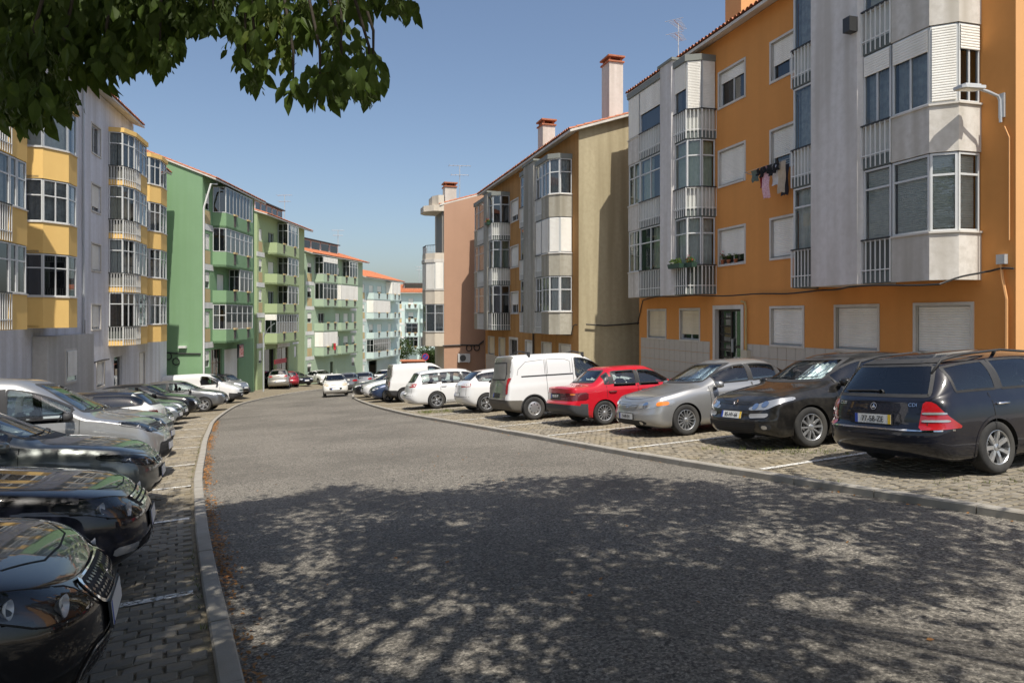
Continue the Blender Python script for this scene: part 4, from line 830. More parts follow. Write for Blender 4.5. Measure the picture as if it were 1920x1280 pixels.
class Car:
    def __init__(s, P, name, label, cat, body, lod=1, group='cars parked along the street'):
        s.P = P; s.lod = lod; s.L = P['L']; s.W = P['W']/2; s.body = body
        s.root = empty(name, (0, 0, 0), 0, label, cat, group); s.top = pchip(P['top']); s.belt = pchip(P['belt']); s.bot = pchip(P['bot'])
        s.shell(); s.cuts = []; s.groups = []
    def X(s, x): return s.L/2-x
    def shell(s):
        P, L, W = s.P, s.L, s.W; nf = (14, 9, 7)[s.lod]; nm = (74, 40, 26)[s.lod]; NR = (16, 11, 8)[s.lod]; NT = (20, 14, 9)[s.lod]
        Rf, pf, Rr, pr = P.get('Rf', .44), P.get('pf', 2.8), P.get('Rr', .42), P.get('pr', 3.0)
        xs = np.concatenate([Rf*(np.arange(nf)/nf)**2, np.linspace(Rf, L-Rr, nm), (L-Rr*(np.arange(nf)/nf)**2)[::-1]])
        sect = pchip(P.get('sect', [(0, .90), (.08, .955), (.3, .993), (.55, 1.0), (.8, .985), (.93, .96), (1, .92)]))
        nose = pchip(P.get('nose', [(0, .10), (.2, .03), (.45, 0), (.7, .012), (.9, .045), (1, .10)])); tail = pchip(P.get('tail', [(0, .09), (.25, .01), (.4, 0), (.6, .03), (1, .07)]))
        wid = pchip(P.get('wid', [(0, .97), (L*.25, 1), (L*.7, 1), (L, .96)]))
        V = []; ts = np.linspace(0, 1, NR)
        zb, zt, zc = s.bot(xs), s.belt(xs), s.top(xs); Hh = np.maximum(zc-zt, 0)
        cf = (1-(1-np.clip(xs/Rf, 0, 1))**pf)**(1/pf); cr = (1-(1-np.clip((L-xs)/Rr, 0, 1))**pr)**(1/pr)
        wf = 1-sstep(0, P.get('nosedepth', .55), xs); wr = 1-sstep(0, .7, L-xs); ww = W*wid(xs)*cf*cr
        th = np.linspace(0, math.pi/2, NT+1)[1:]; xm, xh = P.get('cab', (L*.58, L*.25)); tum = P.get('tum', .24)
        rows = []
        for t in ts: rows.append(np.stack([xs+nose(t)*wf-tail(t)*wr, ww*sect(t), zb+(zt-zb)*t], 1))
        xb, yb = rows[-1][:, 0], rows[-1][:, 1]; g = sstep(.06, .38, Hh); n_ = 2.0+(P.get('nroof', 3.4)-2)*g
        for a in th:
            c, si = max(math.cos(a), 0)**(2/n_), math.sin(a)**(2/n_); y = yb*c*(1-tum*Hh*si); sgn = np.clip((xm-xs)/xh, -1, 1); x = xb+.16*g*sgn*(y/max(W, .1))**2*(Hh > .08)
            if a > math.pi/2-1e-6: y = y*0
            rows.append(np.stack([x, y, zt+Hh*si], 1))
        G = np.stack(rows, 1)              # columns x half profile
        K = G.shape[1]; Rg = G[:, ::-1][:, 1:].copy(); Rg[:, :, 1] *= -1; A = np.concatenate([G, Rg], 1); C, Q = A.shape[:2]
        V = A.reshape(-1, 3).copy(); V[:, 0] = L/2-V[:, 0]
        idx = np.arange(C*Q).reshape(C, Q); f = np.stack([idx[:-1, :-1], idx[:-1, 1:], idx[1:, 1:], idx[1:, :-1]], -1).reshape(-1, 4)
        fb = np.stack([idx[:-1, -1], idx[:-1, 0], idx[1:, 0], idx[1:, -1]], -1); f = np.concatenate([f, fb])
        e1 = V[f[:, 2]]-V[f[:, 0]]; e2 = V[f[:, 3]]-V[f[:, 1]]; nf_ = np.cross(e1, e2); ctr = V[f].mean(1)
        if (nf_*(ctr-np.array([0, 0, .7]))).sum() < 0: f = f[:, ::-1]; nf_ = -nf_
        vn = np.zeros_like(V)
        for k in range(4): np.add.at(vn, f[:, k], nf_)
        for c in (0, C-1):
            for q in range(Q//2): a = vn[idx[c, q]]+vn[idx[c, Q-1-q]]*np.array([1, -1, 1]); a[1] = 0; vn[idx[c, q]] = a; vn[idx[c, Q-1-q]] = a
        vn /= np.maximum(np.linalg.norm(vn, axis=1, keepdims=True), 1e-9); fn = nf_/np.maximum(np.linalg.norm(nf_, axis=1, keepdims=True), 1e-9)
        s.V, s.F, s.vn, s.fn, s.fc = V, f, vn, fn, ctr; s.keep = np.linalg.norm(nf_, axis=1) > 1e-10
        s.bvh = BVHTree.FromPolygons([tuple(v) for v in V], [tuple(int(i) for i in q) for q in f]); s.area = C
        s.isbottom = np.zeros(len(f), bool); s.isbottom[-len(fb):] = True
    # projection frame
    def fr(s, d):
        d = Vector(d).normalized()
        if abs(d.z) > .9: return d, Vector((1, 0, 0)), Vector((0, 1, 0))
        e2 = Vector((0, 0, 1)); e1 = e2.cross(Vector((d.x, d.y, 0))).normalized(); e2 = d.cross(e1); return d, e1, e2
    def loc(s, p): return Vector((s.L/2-p[0], p[1], p[2]))
    def to2(s, pts, d): d, e1, e2 = s.fr(d); return [(s.loc(p).dot(e1), s.loc(p).dot(e2)) for p in pts]
    def hit(s, p2, d, off):
        d, e1, e2 = s.fr(d); o = e1*p2[0]+e2*p2[1]+d*4; h = s.bvh.ray_cast(o, -d, 8)
        if h[0] is None:
            h = s.bvh.find_nearest(e1*p2[0]+e2*p2[1]+d*(s.L/2 if abs(d.x) > .7 else s.W))
            return h[0]+h[1]*off, h[1]
        n = h[1] if h[1].dot(d) > 0 else -h[1]; return h[0]+n*off, n
    def patch(s, poly2, d, off, mat, name, parent=None, step=None, smooth=True):
        step = step or (.04, .07, .12)[s.lod]; b = dens(poly2, step); xs = [p[0] for p in b]; ys = [p[1] for p in b]
        gx = np.arange(min(xs)+step*.5, max(xs), step); gy = np.arange(min(ys)+step*.5, max(ys), step); g = np.array([(x, y) for x in gx for y in gy]) if len(gx) and len(gy) else np.zeros((0, 2))
        if len(g):
            ip = inset(poly2, step*.35); g = g[inpoly(g, ip)]
        pts = [Vector(p) for p in b]+[Vector(p) for p in g]; n = len(b)
        r = delaunay_2d_cdt(pts, [], [list(range(n))], 1, 1e-5); mb = MB(); vs = [tuple(s.hit(p, d, off)[0]) for p in r[0]]
        dd = Vector(d); fs = []
        for f in r[2]:
            a, b_, c = (Vector(vs[i]) for i in f[:3]); fs.append(tuple(f) if (b_-a).cross(c-a).dot(dd) > 0 else tuple(f[::-1]))
        return mb.add(vs, fs).build(name, mat, parent or s.root, smooth=smooth)
    def ribbon(s, pts2, d, w_, off, mb, closed=False, step=None):
        P = dens(pts2, step or (.05, .09, .15)[s.lod], closed); n = len(P); vs = []
        for i in range(n):
            a = Vector(P[(i-1) % n] if closed or i else P[0]); b = Vector(P[(i+1) % n] if closed or i < n-1 else P[-1]); t = (b-a)
            if t.length < 1e-9: t = Vector((1, 0))
            t.normalize(); q = Vector((-t.y, t.x))*w_/2
            for sg in (-1, 1): vs.append(tuple(s.hit(Vector(P[i])+q*sg, d, off)[0]))
        m = n if closed else n-1
        mb.add(vs, [(2*i, 2*((i+1) % n), 2*((i+1) % n)+1, 2*i+1) for i in range(m)])
    def cut(s, poly2, d, xr=None):
        d, e1, e2 = s.fr(d); E = np.array([e1, e2]).T; q = s.fc @ E; m = inpoly(q, poly2) & ((s.fn @ np.array(d)) > .12)
        if xr: X = s.L/2-s.fc[:, 0]; m &= (X > xr[0]) & (X < xr[1])
        s.keep &= ~m
    def glass(s, poly3, d, gl, name='window', cutit=True, xr=None, seal=.035, parent=None, rnd=2):
        p2 = rounded(s.to2(poly3, d), rnd); ins = inset(p2, seal)
        if cutit: s.cut(inset(p2, seal*.4), d, xr)
        pn = s.patch(ins, d, .006, gl, name, parent)
        mb = MB(); a = dens(p2, .08); n = len(p2); vs = []
        for i in range(n): vs += [tuple(s.hit(p2[i], d, .004)[0]), tuple(s.hit(ins[i], d, .0075)[0])]
        # follow the surface between corners
        vs = []; m = 0
        for i in range(n):
            k = max(1, int(math.dist(p2[i], p2[(i+1) % n])/(.06, .1, .16)[s.lod]))
            for t in range(k):
                u = t/k; o = [p2[i][j]+(p2[(i+1) % n][j]-p2[i][j])*u for j in (0, 1)]; q = [ins[i][j]+(ins[(i+1) % n][j]-ins[i][j])*u for j in (0, 1)]
                vs += [tuple(s.hit(o, d, .003)[0]), tuple(s.hit(q, d, .0085)[0])]; m += 1
        mb.add(vs, [(2*i, 2*((i+1) % m), 2*((i+1) % m)+1, 2*i+1) for i in range(m)]); mb.build('seal', M_PLAST, pn, smooth=True); return pn
    def dlo(s, xA, xC, pillars, gl=None, gap=.07, toph=.8, both=True, rear_gl=None, nohole=False):
        for sg in (1, -1):
            edges = [xA]+list(pillars)+[xC]
            for i, (a, b) in enumerate(zip(edges, edges[1:])):
                a2, b2 = a+(gap/2 if i else 0), b-(gap/2 if i < len(edges)-2 else 0); xx = np.linspace(a2, b2, 9); bt = s.belt(xx)+s.P.get('sill', .05); tp = s.belt(xx)+toph*(s.top(xx)-s.belt(xx)); ok = tp > bt+.02
                if ok.sum() < 3: continue
                poly = [(x, 0, z) for x, z, k in zip(xx, bt, ok) if k]+[(x, 0, z) for x, z, k in list(zip(xx, tp, ok))[::-1] if k]
                s.glass(poly, (0, sg, 0), rear_gl if (rear_gl and i >= len(edges)-2) else (gl or M_CG), 'side_window', rnd=2, seal=.028)
            if len(pillars):
                for x in pillars:
                    mb = MB(); s.ribbon(s.to2([(x, 0, float(s.belt(x))+s.P.get('sill', .05)+.01), (x+.02, 0, float(s.belt(x)+toph*(s.top(x)-s.belt(x)))-.01)], (0, sg, 0)), (0, sg, 0), gap+.03, .005, mb); mb.build('pillar', M_PLAST if s.P.get('blackpillar', True) else s.body, s.root, smooth=True)
    def screens(s, ws=None, rw=None, gl=None, rgl=None):
        if ws: z0, z1, w0, w1 = ws; s.glass([(0, -w0, z0), (0, -w0*.5, z0-.015), (0, w0*.5, z0-.015), (0, w0, z0), (0, w1, z1), (0, -w1, z1)], (1, 0, 0), gl or M_CG, 'windscreen', xr=(s.P['cowl']-.15, s.P['cowl']+1.5))
        if rw: z0, z1, w0, w1 = rw; s.glass([(0, -w0, z0), (0, w0, z0), (0, w1, z1), (0, -w1, z1)], (-1, 0, 0), rgl or M_CG, 'rear_window', xr=(s.L-1.3, s.L+.1))
    def wheels(s, style, bodyarch=True):
        P = s.P; r = P['tr']; R = r+P.get('archgap', .045); w_ = P.get('tw', .2); me = wheel_meshes(r, w_, style, s.lod)
        for X in (P['fo'], P['fo']+P['wb']):
            cx = s.L/2-X
            for sg in (1, -1):
                dist = np.hypot(s.fc[:, 0]-cx, s.fc[:, 2]-r); m = (dist < R) & (s.fc[:, 1]*sg > s.W*.45) & s.keep; s.keep &= ~m
                bd = np.intersect1d(np.unique(s.F[m]), np.unique(s.F[s.keep])); dv = s.V[bd][:, [0, 2]]-np.array([cx, r]); q = np.linalg.norm(dv, axis=1, keepdims=True); near = (q[:, 0] > R*.6) & (s.fn is not None)
                nv = np.array([cx, r])+dv/np.maximum(q, 1e-6)*R; ok = near & (np.abs(s.V[bd][:, 1]) > s.W*.5); b2 = bd[ok]; s.V[b2, 0] = nv[ok, 0]; s.V[b2, 2] = np.maximum(nv[ok, 1], s.V[b2, 2].min() if len(b2) else 0)
                zb = float(s.bot(X)); a0 = math.asin(max(-1, min(1, (zb+.03-r)/R))); arc = [(X+R*1.012*math.cos(q), 0, r+R*1.012*math.sin(q)) for q in np.linspace(a0, math.pi-a0, 26)]
                lip = MB(); s.ribbon(s.to2(arc, (0, sg, 0)), (0, sg, 0), .036, .004, lip, step=.06); lip.build('wheel_arch', s.body if bodyarch else M_PLAST, s.root, smooth=True)
                vs = []
                for q in np.linspace(a0-.1, math.pi-a0+.1, 20):
                    for yy in (s.W*.985, s.W-.34): vs.append((cx+(R+.005)*math.cos(q), sg*yy, r+(R+.005)*math.sin(q)))
                    vs[-2] = (vs[-2][0], sg*min(abs(s.hit((Vector(vs[-2]).dot(s.fr((0, sg, 0))[1]), vs[-2][2]), (0, sg, 0), 0)[0].y), s.W), vs[-2][2]) if s.lod == 0 else (vs[-2][0], sg*s.W*.95, vs[-2][2])
                lin = MB(); lin.add(vs, [(2*i, 2*i+2, 2*i+3, 2*i+1) for i in range(19)]); k = len(vs); lin.add([vs[i] for i in range(1, k, 2)], [tuple(range(k//2))]); lin.build('arch_liner', M_DARK, s.root)
                o = link('wheel', me[0], s.root); o.location = (cx, sg*(s.W-P.get('track_in', .0)-w_/2-.012), r)
                if sg < 0: o.rotation_euler = (0, 0, math.pi)
                link('tyre', me[1], o); link('rim', me[2], o)
    def finish(s, bumpF=None, bumpR=None, doors=(), hood=None, gate=None, bump_mat=None, low=None, roofm=None, zdoor=.3, liner=True):
        """split the shell into panels and add the dark panel gaps"""
        X = s.L/2-s.fc[:, 0]; z = s.fc[:, 2]; y = s.fc[:, 1]; tagv = np.zeros(len(X), int); names = ['body']; mats = [s.body]
        belt = s.belt(X); side = np.abs(s.fn[:, 1]) > .35
        def grp(m, n, mt=None): names.append(n); mats.append(mt or s.body); tagv[m & (tagv == 0)] = len(names)-1
        if bumpF: grp((X < bumpF[0]) & (z < bumpF[1]), 'front_bumper', bump_mat)
        if bumpR: grp((X > s.L-bumpR[0]) & (z < bumpR[1]), 'rear_bumper', bump_mat)
        if low: grp((z < low) & side, 'sill_cladding', M_PLAST)
        if hood: grp((X < hood) & (z > belt-.01) & (s.fn[:, 2] > .2), 'bonnet')
        for (a, b) in doors:
            for sg in (1, -1): grp((X > a) & (X < b) & (z > zdoor) & (z < belt+.02) & (y*sg > s.W*.5) & side, 'door')
        if gate: grp((X > s.L-.75) & (z > gate) & (-s.fn[:, 0] > .3) & (np.abs(y) < s.W*.8), 'tailgate')
        if roofm: grp((z > belt+.7*(s.top(X)-belt)) & (s.top(X)-belt > .25) & (s.fn[:, 2] > .3), 'roof', roofm); 
        for gi, n in enumerate(names):
            m = s.keep & (tagv == gi)
            if not m.any(): continue
            f = s.F[m]; u, inv = np.unique(f, return_inverse=True); me = bpy.data.meshes.new(n); me.from_pydata([tuple(v) for v in s.V[u]], [], [tuple(int(i) for i in q) for q in inv.reshape(-1, 4)])
            me.materials.append(mats[gi]); me.polygons.foreach_set('use_smooth', [True]*len(me.polygons)); me.normals_split_custom_set_from_vertices([tuple(v) for v in s.vn[u]]); link(n, me, s.root)
        if liner:
            m = s.keep & (s.fc[:, 2] > .45) & (X > s.P['cowl']-.05); f = s.F[m][:, ::-1]; u, inv = np.unique(f, return_inverse=True); me = bpy.data.meshes.new('interior_lining'); me.from_pydata([tuple(v) for v in (s.V[u]-s.vn[u]*.022)], [], [tuple(int(i) for i in q) for q in inv.reshape(-1, 4)]); me.materials.append(M_DARK); link('interior_lining', me, s.root)
            mb = MB(); c = s.P['cowl']; mb.box(s.L/2-s.L+.35, s.L/2-c, -s.W*.8, s.W*.8, .3, .36); mb.build('cabin_floor', M_DARK, s.root)
        mb = MB(); g = (.009, .012, .02)[s.lod]
        for (a, b) in doors:
            for sg in (1, -1):
                for xx in (a, b): s.ribbon(s.to2([(xx, 0, zdoor), (xx+(.0), 0, float(s.belt(xx))+.03)], (0, sg, 0)), (0, sg, 0), g, .0025, mb)
                s.ribbon(s.to2([(a, 0, zdoor), (b, 0, zdoor)], (0, sg, 0)), (0, sg, 0), g, .0025, mb)
        if hood:
            w_ = s.W*.80; x0 = s.P.get('hood0', .16); ln = [(hood, -w_, 0), (hood*.6, -w_*.98, 0), (x0+.14, -w_*.8, 0), (x0+.02, -w_*.45, 0), (x0, 0, 0), (x0+.02, w_*.45, 0), (x0+.14, w_*.8, 0), (hood*.6, w_*.98, 0), (hood, w_, 0)]
            s.ribbon(s.to2(ln, (0, 0, 1)), (0, 0, 1), g, .0025, mb)
        if bumpR and s.lod < 2: s.ribbon(s.to2([(0, -s.W*.9, bumpR[1]), (0, s.W*.9, bumpR[1])], (-1, 0, 0)), (-1, 0, 0), g, .003, mb)
        for sg in (1, -1):
            if bumpF: s.ribbon(s.to2([(.12, 0, bumpF[1]), (bumpF[0], 0, bumpF[1]), (bumpF[0], 0, bumpF[1]-.12)], (0, sg, 0)), (.25, sg, 0), g, .0025, mb) if False else None
        if gate:
            for sg in (1, -1): s.ribbon(s.to2([(0, sg*s.W*.78, gate), (0, sg*s.W*.74, s.P['belt'][-1][1]+.02)], (-1, 0, 0)), (-1, 0, 0), g, .003, mb)
        if mb.v: mb.build('panel_gap', M_GAP, s.root)
    # small fittings
    def s3(s, p, dx):
        if p[0]: return p
        d = (1, 0, 0) if dx > 0 else (-1, 0, 0); y = max(-s.W*.985, min(s.W*.985, p[1])); X = s.L/2-s.hit(s.to2([(0, y, p[2])], d)[0], d, 0)[0].x
        return (min(X, .6), y, p[2]) if dx > 0 else (max(X, s.L-.5), y, p[2])
    def lamp(s, poly3, d, mat, name='headlight', off=.004, both=True, deep=False, bulbs=0, bezel=None, sub=None, rnd=1):
        for sg in ((1, -1) if both else (1,)):
            pl = [s.s3((p[0], p[1]*sg, p[2]), d[0]) for p in poly3]; dd = Vector((d[0], d[1]*sg, d[2])); p2 = rounded(s.to2(pl, dd), rnd)
            if deep and s.lod == 0:
                s.cut(inset(p2, .008), dd); bk = s.patch(p2, dd, -.035, bezel or M_HLD, name); rim = MB(); vs = []; q = dens(p2, .04); n = len(q)
                for p in q: vs += [tuple(s.hit(p, dd, .001)[0]), tuple(s.hit(p, dd, -.036)[0])]
                rim.add(vs, [(2*i, 2*((i+1) % n), 2*((i+1) % n)+1, 2*i+1) for i in range(n)]); rim.build('housing', M_HLD, bk)
                xs = [p[0] for p in p2]; ys = [p[1] for p in p2]; ip = inset(p2, .02)
                for b in range(bulbs):
                    t = (b+.8)/(bulbs+.6); cx = min(xs)+(max(xs)-min(xs))*t; cand = [cy for cy in np.linspace(min(ys), max(ys), 30) if inpoly(np.array([[cx, cy]]), ip)[0]]
                    if not cand: continue
                    cy = (cand[0]+cand[-1])/2; rad = min(.062, (cand[-1]-cand[0])*.5); c, n_ = s.hit((cx, cy), dd, -.032); fd = Vector((1, 0, 0)).lerp(dd, .3).normalized()
                    m = MB(); m.lathe([(.001, -.012), (rad*.45, .0), (rad*.5, .012), (rad*.62, .012), (rad*.9, .03), (rad, .036)], 20, 'z'); m.lathe([(.001, .026), (rad*.25, .02), (rad*.42, .008), (rad*.46, 0)], 16, 'z', 1)
                    o = m.build('reflector', [M_HLB, plain('projector_lens', (.1, .12, .14), .03, .6)], bk, smooth=True); o.location = c; o.rotation_euler = fd.to_track_quat('Z', 'Y').to_euler()
                s.patch(p2, dd, .003, M_LENS, 'lens', bk); rb = MB(); s.ribbon(p2, dd, .008, .0035, rb, True); rb.build('lamp_gap', M_GAP, bk)
                par = bk
            else: par = s.patch(p2, dd, off, mat, name)
            if sub:
                for (pp, mm, nn) in sub: s.patch(rounded(s.to2([s.s3((p[0], p[1]*sg, p[2]), d[0]) for p in pp], dd), 1), dd, off+.006, mm, nn, par)
    def front(s, poly3, mat, name, off=.004, d=(1, 0, 0), bars=0, barm=None, barw=.018, rim=None, rimw=.02, rnd=1, holes=None, mesh=False):
        p2 = rounded(s.to2([s.s3(p, d[0]) for p in poly3] if abs(d[1]) > .01 else poly3, d), rnd); o = s.patch(p2, d, off, mat, name); ys = [p[1] for p in p2]; xs = [p[0] for p in p2]
        if bars:
            mb = MB()
            for i in range(bars):
                yy = min(ys)+(max(ys)-min(ys))*(i+.5+.0)/bars; xx = [x for x in np.linspace(min(xs), max(xs), 60) if inpoly(np.array([[x, yy]]), p2)[0]]
                if len(xx) > 2: s.ribbon([(xx[0], yy), (xx[-1], yy)], d, barw, off+.012, mb)
            mb.build('grille_bar', barm or M_PLAST, o, smooth=True)
        if mesh:
            mb = MB(); st = .052
            for i, yy in enumerate(np.arange(min(ys)+.02, max(ys)-.01, .03)):
                for x in np.arange(min(xs)+(st/2 if i % 2 else 0), max(xs), st):
                    q = [(x-.019, yy), (x, yy-.009), (x+.019, yy), (x, yy+.009)]
                    if inpoly(np.array(q), inset(p2, .008)).all(): mb.add([tuple(s.hit(v, d, off+.009)[0]) for v in q], [(0, 1, 2, 3)])
            if mb.v: mb.build('grille_mesh', plain('gloss_black', (.05, .05, .052), .18, .2), o)
        if rim: mb = MB(); s.ribbon(p2, d, rimw, off+.011, mb, True); mb.build('grille_surround', rim, o, smooth=True)
        return o
    def plate(s, txt, z, rear=False, y=0, yellow=True, blk=False):
        d = (-1, 0, 0) if rear else (1, 0, 0); c, n = s.hit((s.to2([(0, y, z)], d)[0]), d, .016); f = Vector((n.x, 0, n.z)).normalized(); mb = MB(); hw, hh = .26, .056
        mb.box(-hw, hw, -hh, hh, -.012, 0); mb.box(-hw, -hw+.042, -hh, hh, 0, .0012, 1); yellow and mb.box(hw-.042, hw, -hh, hh, 0, .0012, 2)
        mb.box(-hw-.012, hw+.012, -hh-.012, hh+.012, -.014, -.002, 3)
        o = mb.build('number_plate', [M_INK if blk else M_PLATE, M_EU, M_PY, M_PLAST], s.root); o.location = c; up = Vector((0, 0, 1)); zx = up.cross(f).normalized(); o.matrix_local = Matrix.Translation(c) @ Matrix((zx, f.cross(zx), f)).transposed().to_4x4()
        if txt: t = link('lettering', text_mesh(txt, .098, M_PLATE if blk else M_INK), o); t.location = (0, -.004, .0025); t.scale = (.86, 1, 1)
        return o
    def emblem(s, mb, z, rear=False, y=0, mat=None, name='emblem', off=.008):
        d = (-1, 0, 0) if rear else (1, 0, 0); c, n = s.hit((s.to2([(0, y, z)], d)[0]), d, off); f = Vector((n.x, n.y, n.z)).normalized(); o = mb.build(name, mat or M_CHROME, s.root); up = Vector((0, 0, 1)); zx = up.cross(f).normalized(); o.matrix_local = Matrix.Translation(c) @ Matrix((zx, f.cross(zx), f)).transposed().to_4x4(); return o
    def mirrors(s, X, z, mat=None, sz=(.1, .2, .135), sides=(1, -1)):
        for sg in sides:
            y0 = abs(s.hit(s.to2([(X, 0, z-.05)], (0, sg, 0))[0], (0, sg, 0), 0)[0].y); mb = MB(); a, b, c = sz; n, m = 12, 8; vs = []
            for j in range(m+1):
                ph = math.pi*j/m-math.pi/2
                for i in range(n):
                    th = 2*math.pi*i/n; ex = lambda v, e: math.copysign(abs(v)**e, v); x = a*ex(math.cos(ph), .6)*ex(math.cos(th), .8); x = x if x > 0 else x*.25; vs.append((x, b*.5*ex(math.cos(ph), .6)*ex(math.sin(th), .6), c*.5*ex(math.sin(ph), .7)))
            mb.add(vs, [(j*n+i, j*n+(i+1) % n, (j+1)*n+(i+1) % n, (j+1)*n+i) for j in range(m) for i in range(n)]); o = mb.build('mirror', mat or s.body, s.root, smooth=True, fix=True); o.location = (s.L/2-X, sg*(y0+b*.5+.045), z)
            mb = MB(); mb.box(-.03, .03, -b*.5-.08 if sg > 0 else b*.3, -b*.3 if sg > 0 else b*.5+.08, -c*.5, -c*.5+.05); mb.build('mirror_arm', M_PLAST, o); MB().box(-a*.25-.006, -a*.25, -b*.42, b*.42, -c*.38, c*.38).build('mirror_glass', M_CHROME, o)
    def handles(s, xs, z, mat=None, sides=(1, -1)):
        for sg in sides:
            for x in xs:
                c, n = s.hit(s.to2([(x, 0, z)], (0, sg, 0))[0], (0, sg, 0), .012); mb = MB(); mb.tube([(.1, -.018*sg, 0), (.085, .014*sg, 0), (0, .02*sg, .004), (-.085, .014*sg, 0), (-.1, -.018*sg, 0)], .014, 6); o = mb.build('door_handle', mat or s.body, s.root, smooth=True); o.location = c
    def wipers(s, x=None, z=None, rear=False):
        mb = MB(); d = (1, 0, 0)
        for (y0, y1) in ((.55, -.02), (.0, -.55)):
            a = s.to2([(0, y0, z+.035)], d)[0]; b = s.to2([(0, y1, z+.012)], d)[0]; P = [s.hit((a[0]+(b[0]-a[0])*t, a[1]+(b[1]-a[1])*t), d, .016)[0] for t in np.linspace(0, 1, 8)]; mb.tube(P, .008, 5)
        mb.build('wiper', M_PLAST, s.root)
    def interior(s, x0, seatz=.42, rows=2, wheel=True, shade=False, van=False):
        for r in range(1 if van else rows):
            X = x0+r*.85
            for yy in ((-.36, .36) if r == 0 else (-.38, 0, .38)):
                w_ = .25 if r == 0 else .22; mb = MB(); cx = s.L/2-X; mb.box(cx-.25, cx+.27, yy-w_, yy+w_, seatz-.06, seatz+.1)
                mb.add([(cx-.18, yy-w_, seatz+.05), (cx-.06, yy-w_, seatz+.05), (cx-.06, yy+w_, seatz+.05), (cx-.18, yy+w_, seatz+.05), (cx-.36, yy-w_*.8, seatz+.62), (cx-.26, yy-w_*.8, seatz+.62), (cx-.26, yy+w_*.8, seatz+.62), (cx-.36, yy+w_*.8, seatz+.62)], [(0, 3, 2, 1), (4, 5, 6, 7), (0, 1, 5, 4), (1, 2, 6, 5), (2, 3, 7, 6), (3, 0, 4, 7)])
                mb.box(cx-.38, cx-.28, yy-.12, yy+.12, seatz+.66, seatz+.84); mb.tube([(cx-.32, yy-.05, seatz+.6), (cx-.33, yy-.05, seatz+.68)], .008, 4); o = mb.build('seat', M_SEATS, s.root); bm = bmesh.new(); bm.from_mesh(o.data); bmesh.ops.bevel(bm, geom=[e for e in bm.edges if e.calc_length() > .04], offset=.03, segments=2, affect='EDGES'); bm.to_mesh(o.data); bm.free()
        c = s.P['cowl']; mb = MB(); h = float(s.belt(c+.2)); mb.add([(s.L/2-c+.0, -s.W*.8, h-.04), (s.L/2-c-.0, s.W*.8, h-.04), (s.L/2-c-.55, s.W*.8, h-.02), (s.L/2-c-.55, -s.W*.8, h-.02), (s.L/2-c, -s.W*.8, .4), (s.L/2-c, s.W*.8, .4), (s.L/2-c-.45, s.W*.8, .4), (s.L/2-c-.45, -s.W*.8, .4)], [(0, 1, 2, 3), (3, 2, 6, 7), (4, 7, 6, 5), (0, 4, 5, 1)]); mb.build('dashboard', M_DARK, s.root)
        if wheel: mb = MB(); mb.tube([(s.L/2-c-.72+.06*math.sin(q), .37+.18*math.cos(q), h-.03+.17*math.sin(q)) for q in np.linspace(0, 6.283, 17)], .014, 6); mb.build('steering_wheel', M_DARK, s.root, smooth=True)
    def place(s, ref, heading, kind='nose', lift=0.0):
        """ref: ground point of nose/tail centre or of a wheel ('fl','fr','rl','rr'); heading: degrees of the nose direction"""
        a = math.radians(heading); f = Vector((math.cos(a), math.sin(a), 0)); f = (f-GN*f.dot(GN)).normalized(); l = GN.cross(f); P = s.P
        lx, ly = {'nose': (s.L/2, 0), 'tail': (-s.L/2, 0), 'c': (0, 0)}.get(kind, (s.L/2-(P['fo'] if kind[0] == 'f' else P['fo']+P['wb']), (1 if kind[-1] == 'l' else -1)*(s.W-.1)))
        p = Vector((ref[0], ref[1], 0))-f*lx-l*ly; p.z = gz(p.x, p.y)+PK+.006+lift
        if kind[0] == 'R': pass
        s.root.matrix_world = Matrix.Translation(p) @ Matrix((f, l, GN)).transposed().to_4x4(); return s
# ------------------------------------------------------------ the individual cars
HATCH = dict(L=4.25, W=1.80, wb=2.62, fo=.88, tr=.315, cowl=1.12, top=[(0, .715), (.08, .785), (.5, .905), (.95, .985), (1.15, 1.02), (1.4, 1.13), (1.9, 1.38), (2.2, 1.45), (2.6, 1.465), (3.2, 1.44), (3.6, 1.38), (3.9, 1.2), (4.12, 1.02), (4.25, .94)],
    belt=[(0, .70), (.12, .755), (.6, .845), (1.1, .91), (1.6, .92), (2.5, .94), (3.5, .99), (4.0, 1.0), (4.25, .94)], bot=[(0, .24), (.3, .19), (.8, .17), (3.4, .17), (3.9, .22), (4.25, .32)])
def var(b, **k): d = dict(b); d.update(k); return d
def scalex(b, s): d = dict(b); 
def stretch(b, L, H=None, **k):
    """same outline at another length / height"""
    d = dict(b); fx = L/b['L']; h0 = max(z for _, z in b['top']); fz = (H/h0) if H else 1
    d['top'] = [(x*fx, z*fz) for x, z in b['top']]; d['belt'] = [(x*fx, z*fz) for x, z in b['belt']]; d['bot'] = [(x*fx, z) for x, z in b['bot']]; d['L'] = L; d['cowl'] = b['cowl']*fx; d['wb'] = b['wb']*fx; d['fo'] = b['fo']*fx; d.update(k); return d
WAGON = dict(L=4.54, W=1.73, wb=2.715, fo=.78, tr=.31, cowl=1.35, top=[(0, .62), (.12, .74), (.6, .87), (1.15, .95), (1.4, 1.0), (1.65, 1.12), (2.1, 1.37), (2.4, 1.44), (2.9, 1.465), (3.6, 1.44), (4.0, 1.39), (4.12, 1.36), (4.3, 1.17), (4.42, 1.0), (4.54, .9)],
    belt=[(0, .60), (.2, .70), (.7, .82), (1.3, .9), (1.8, .92), (2.8, .92), (3.8, .93), (4.3, .92), (4.54, .87)], bot=[(0, .24), (.3, .19), (.8, .17), (3.6, .17), (4.2, .2), (4.54, .24)], tail=[(0, .12), (.15, .03), (.3, -.005), (.47, 0), (.53, .012), (.57, .06), (.75, .075), (1, .12)])
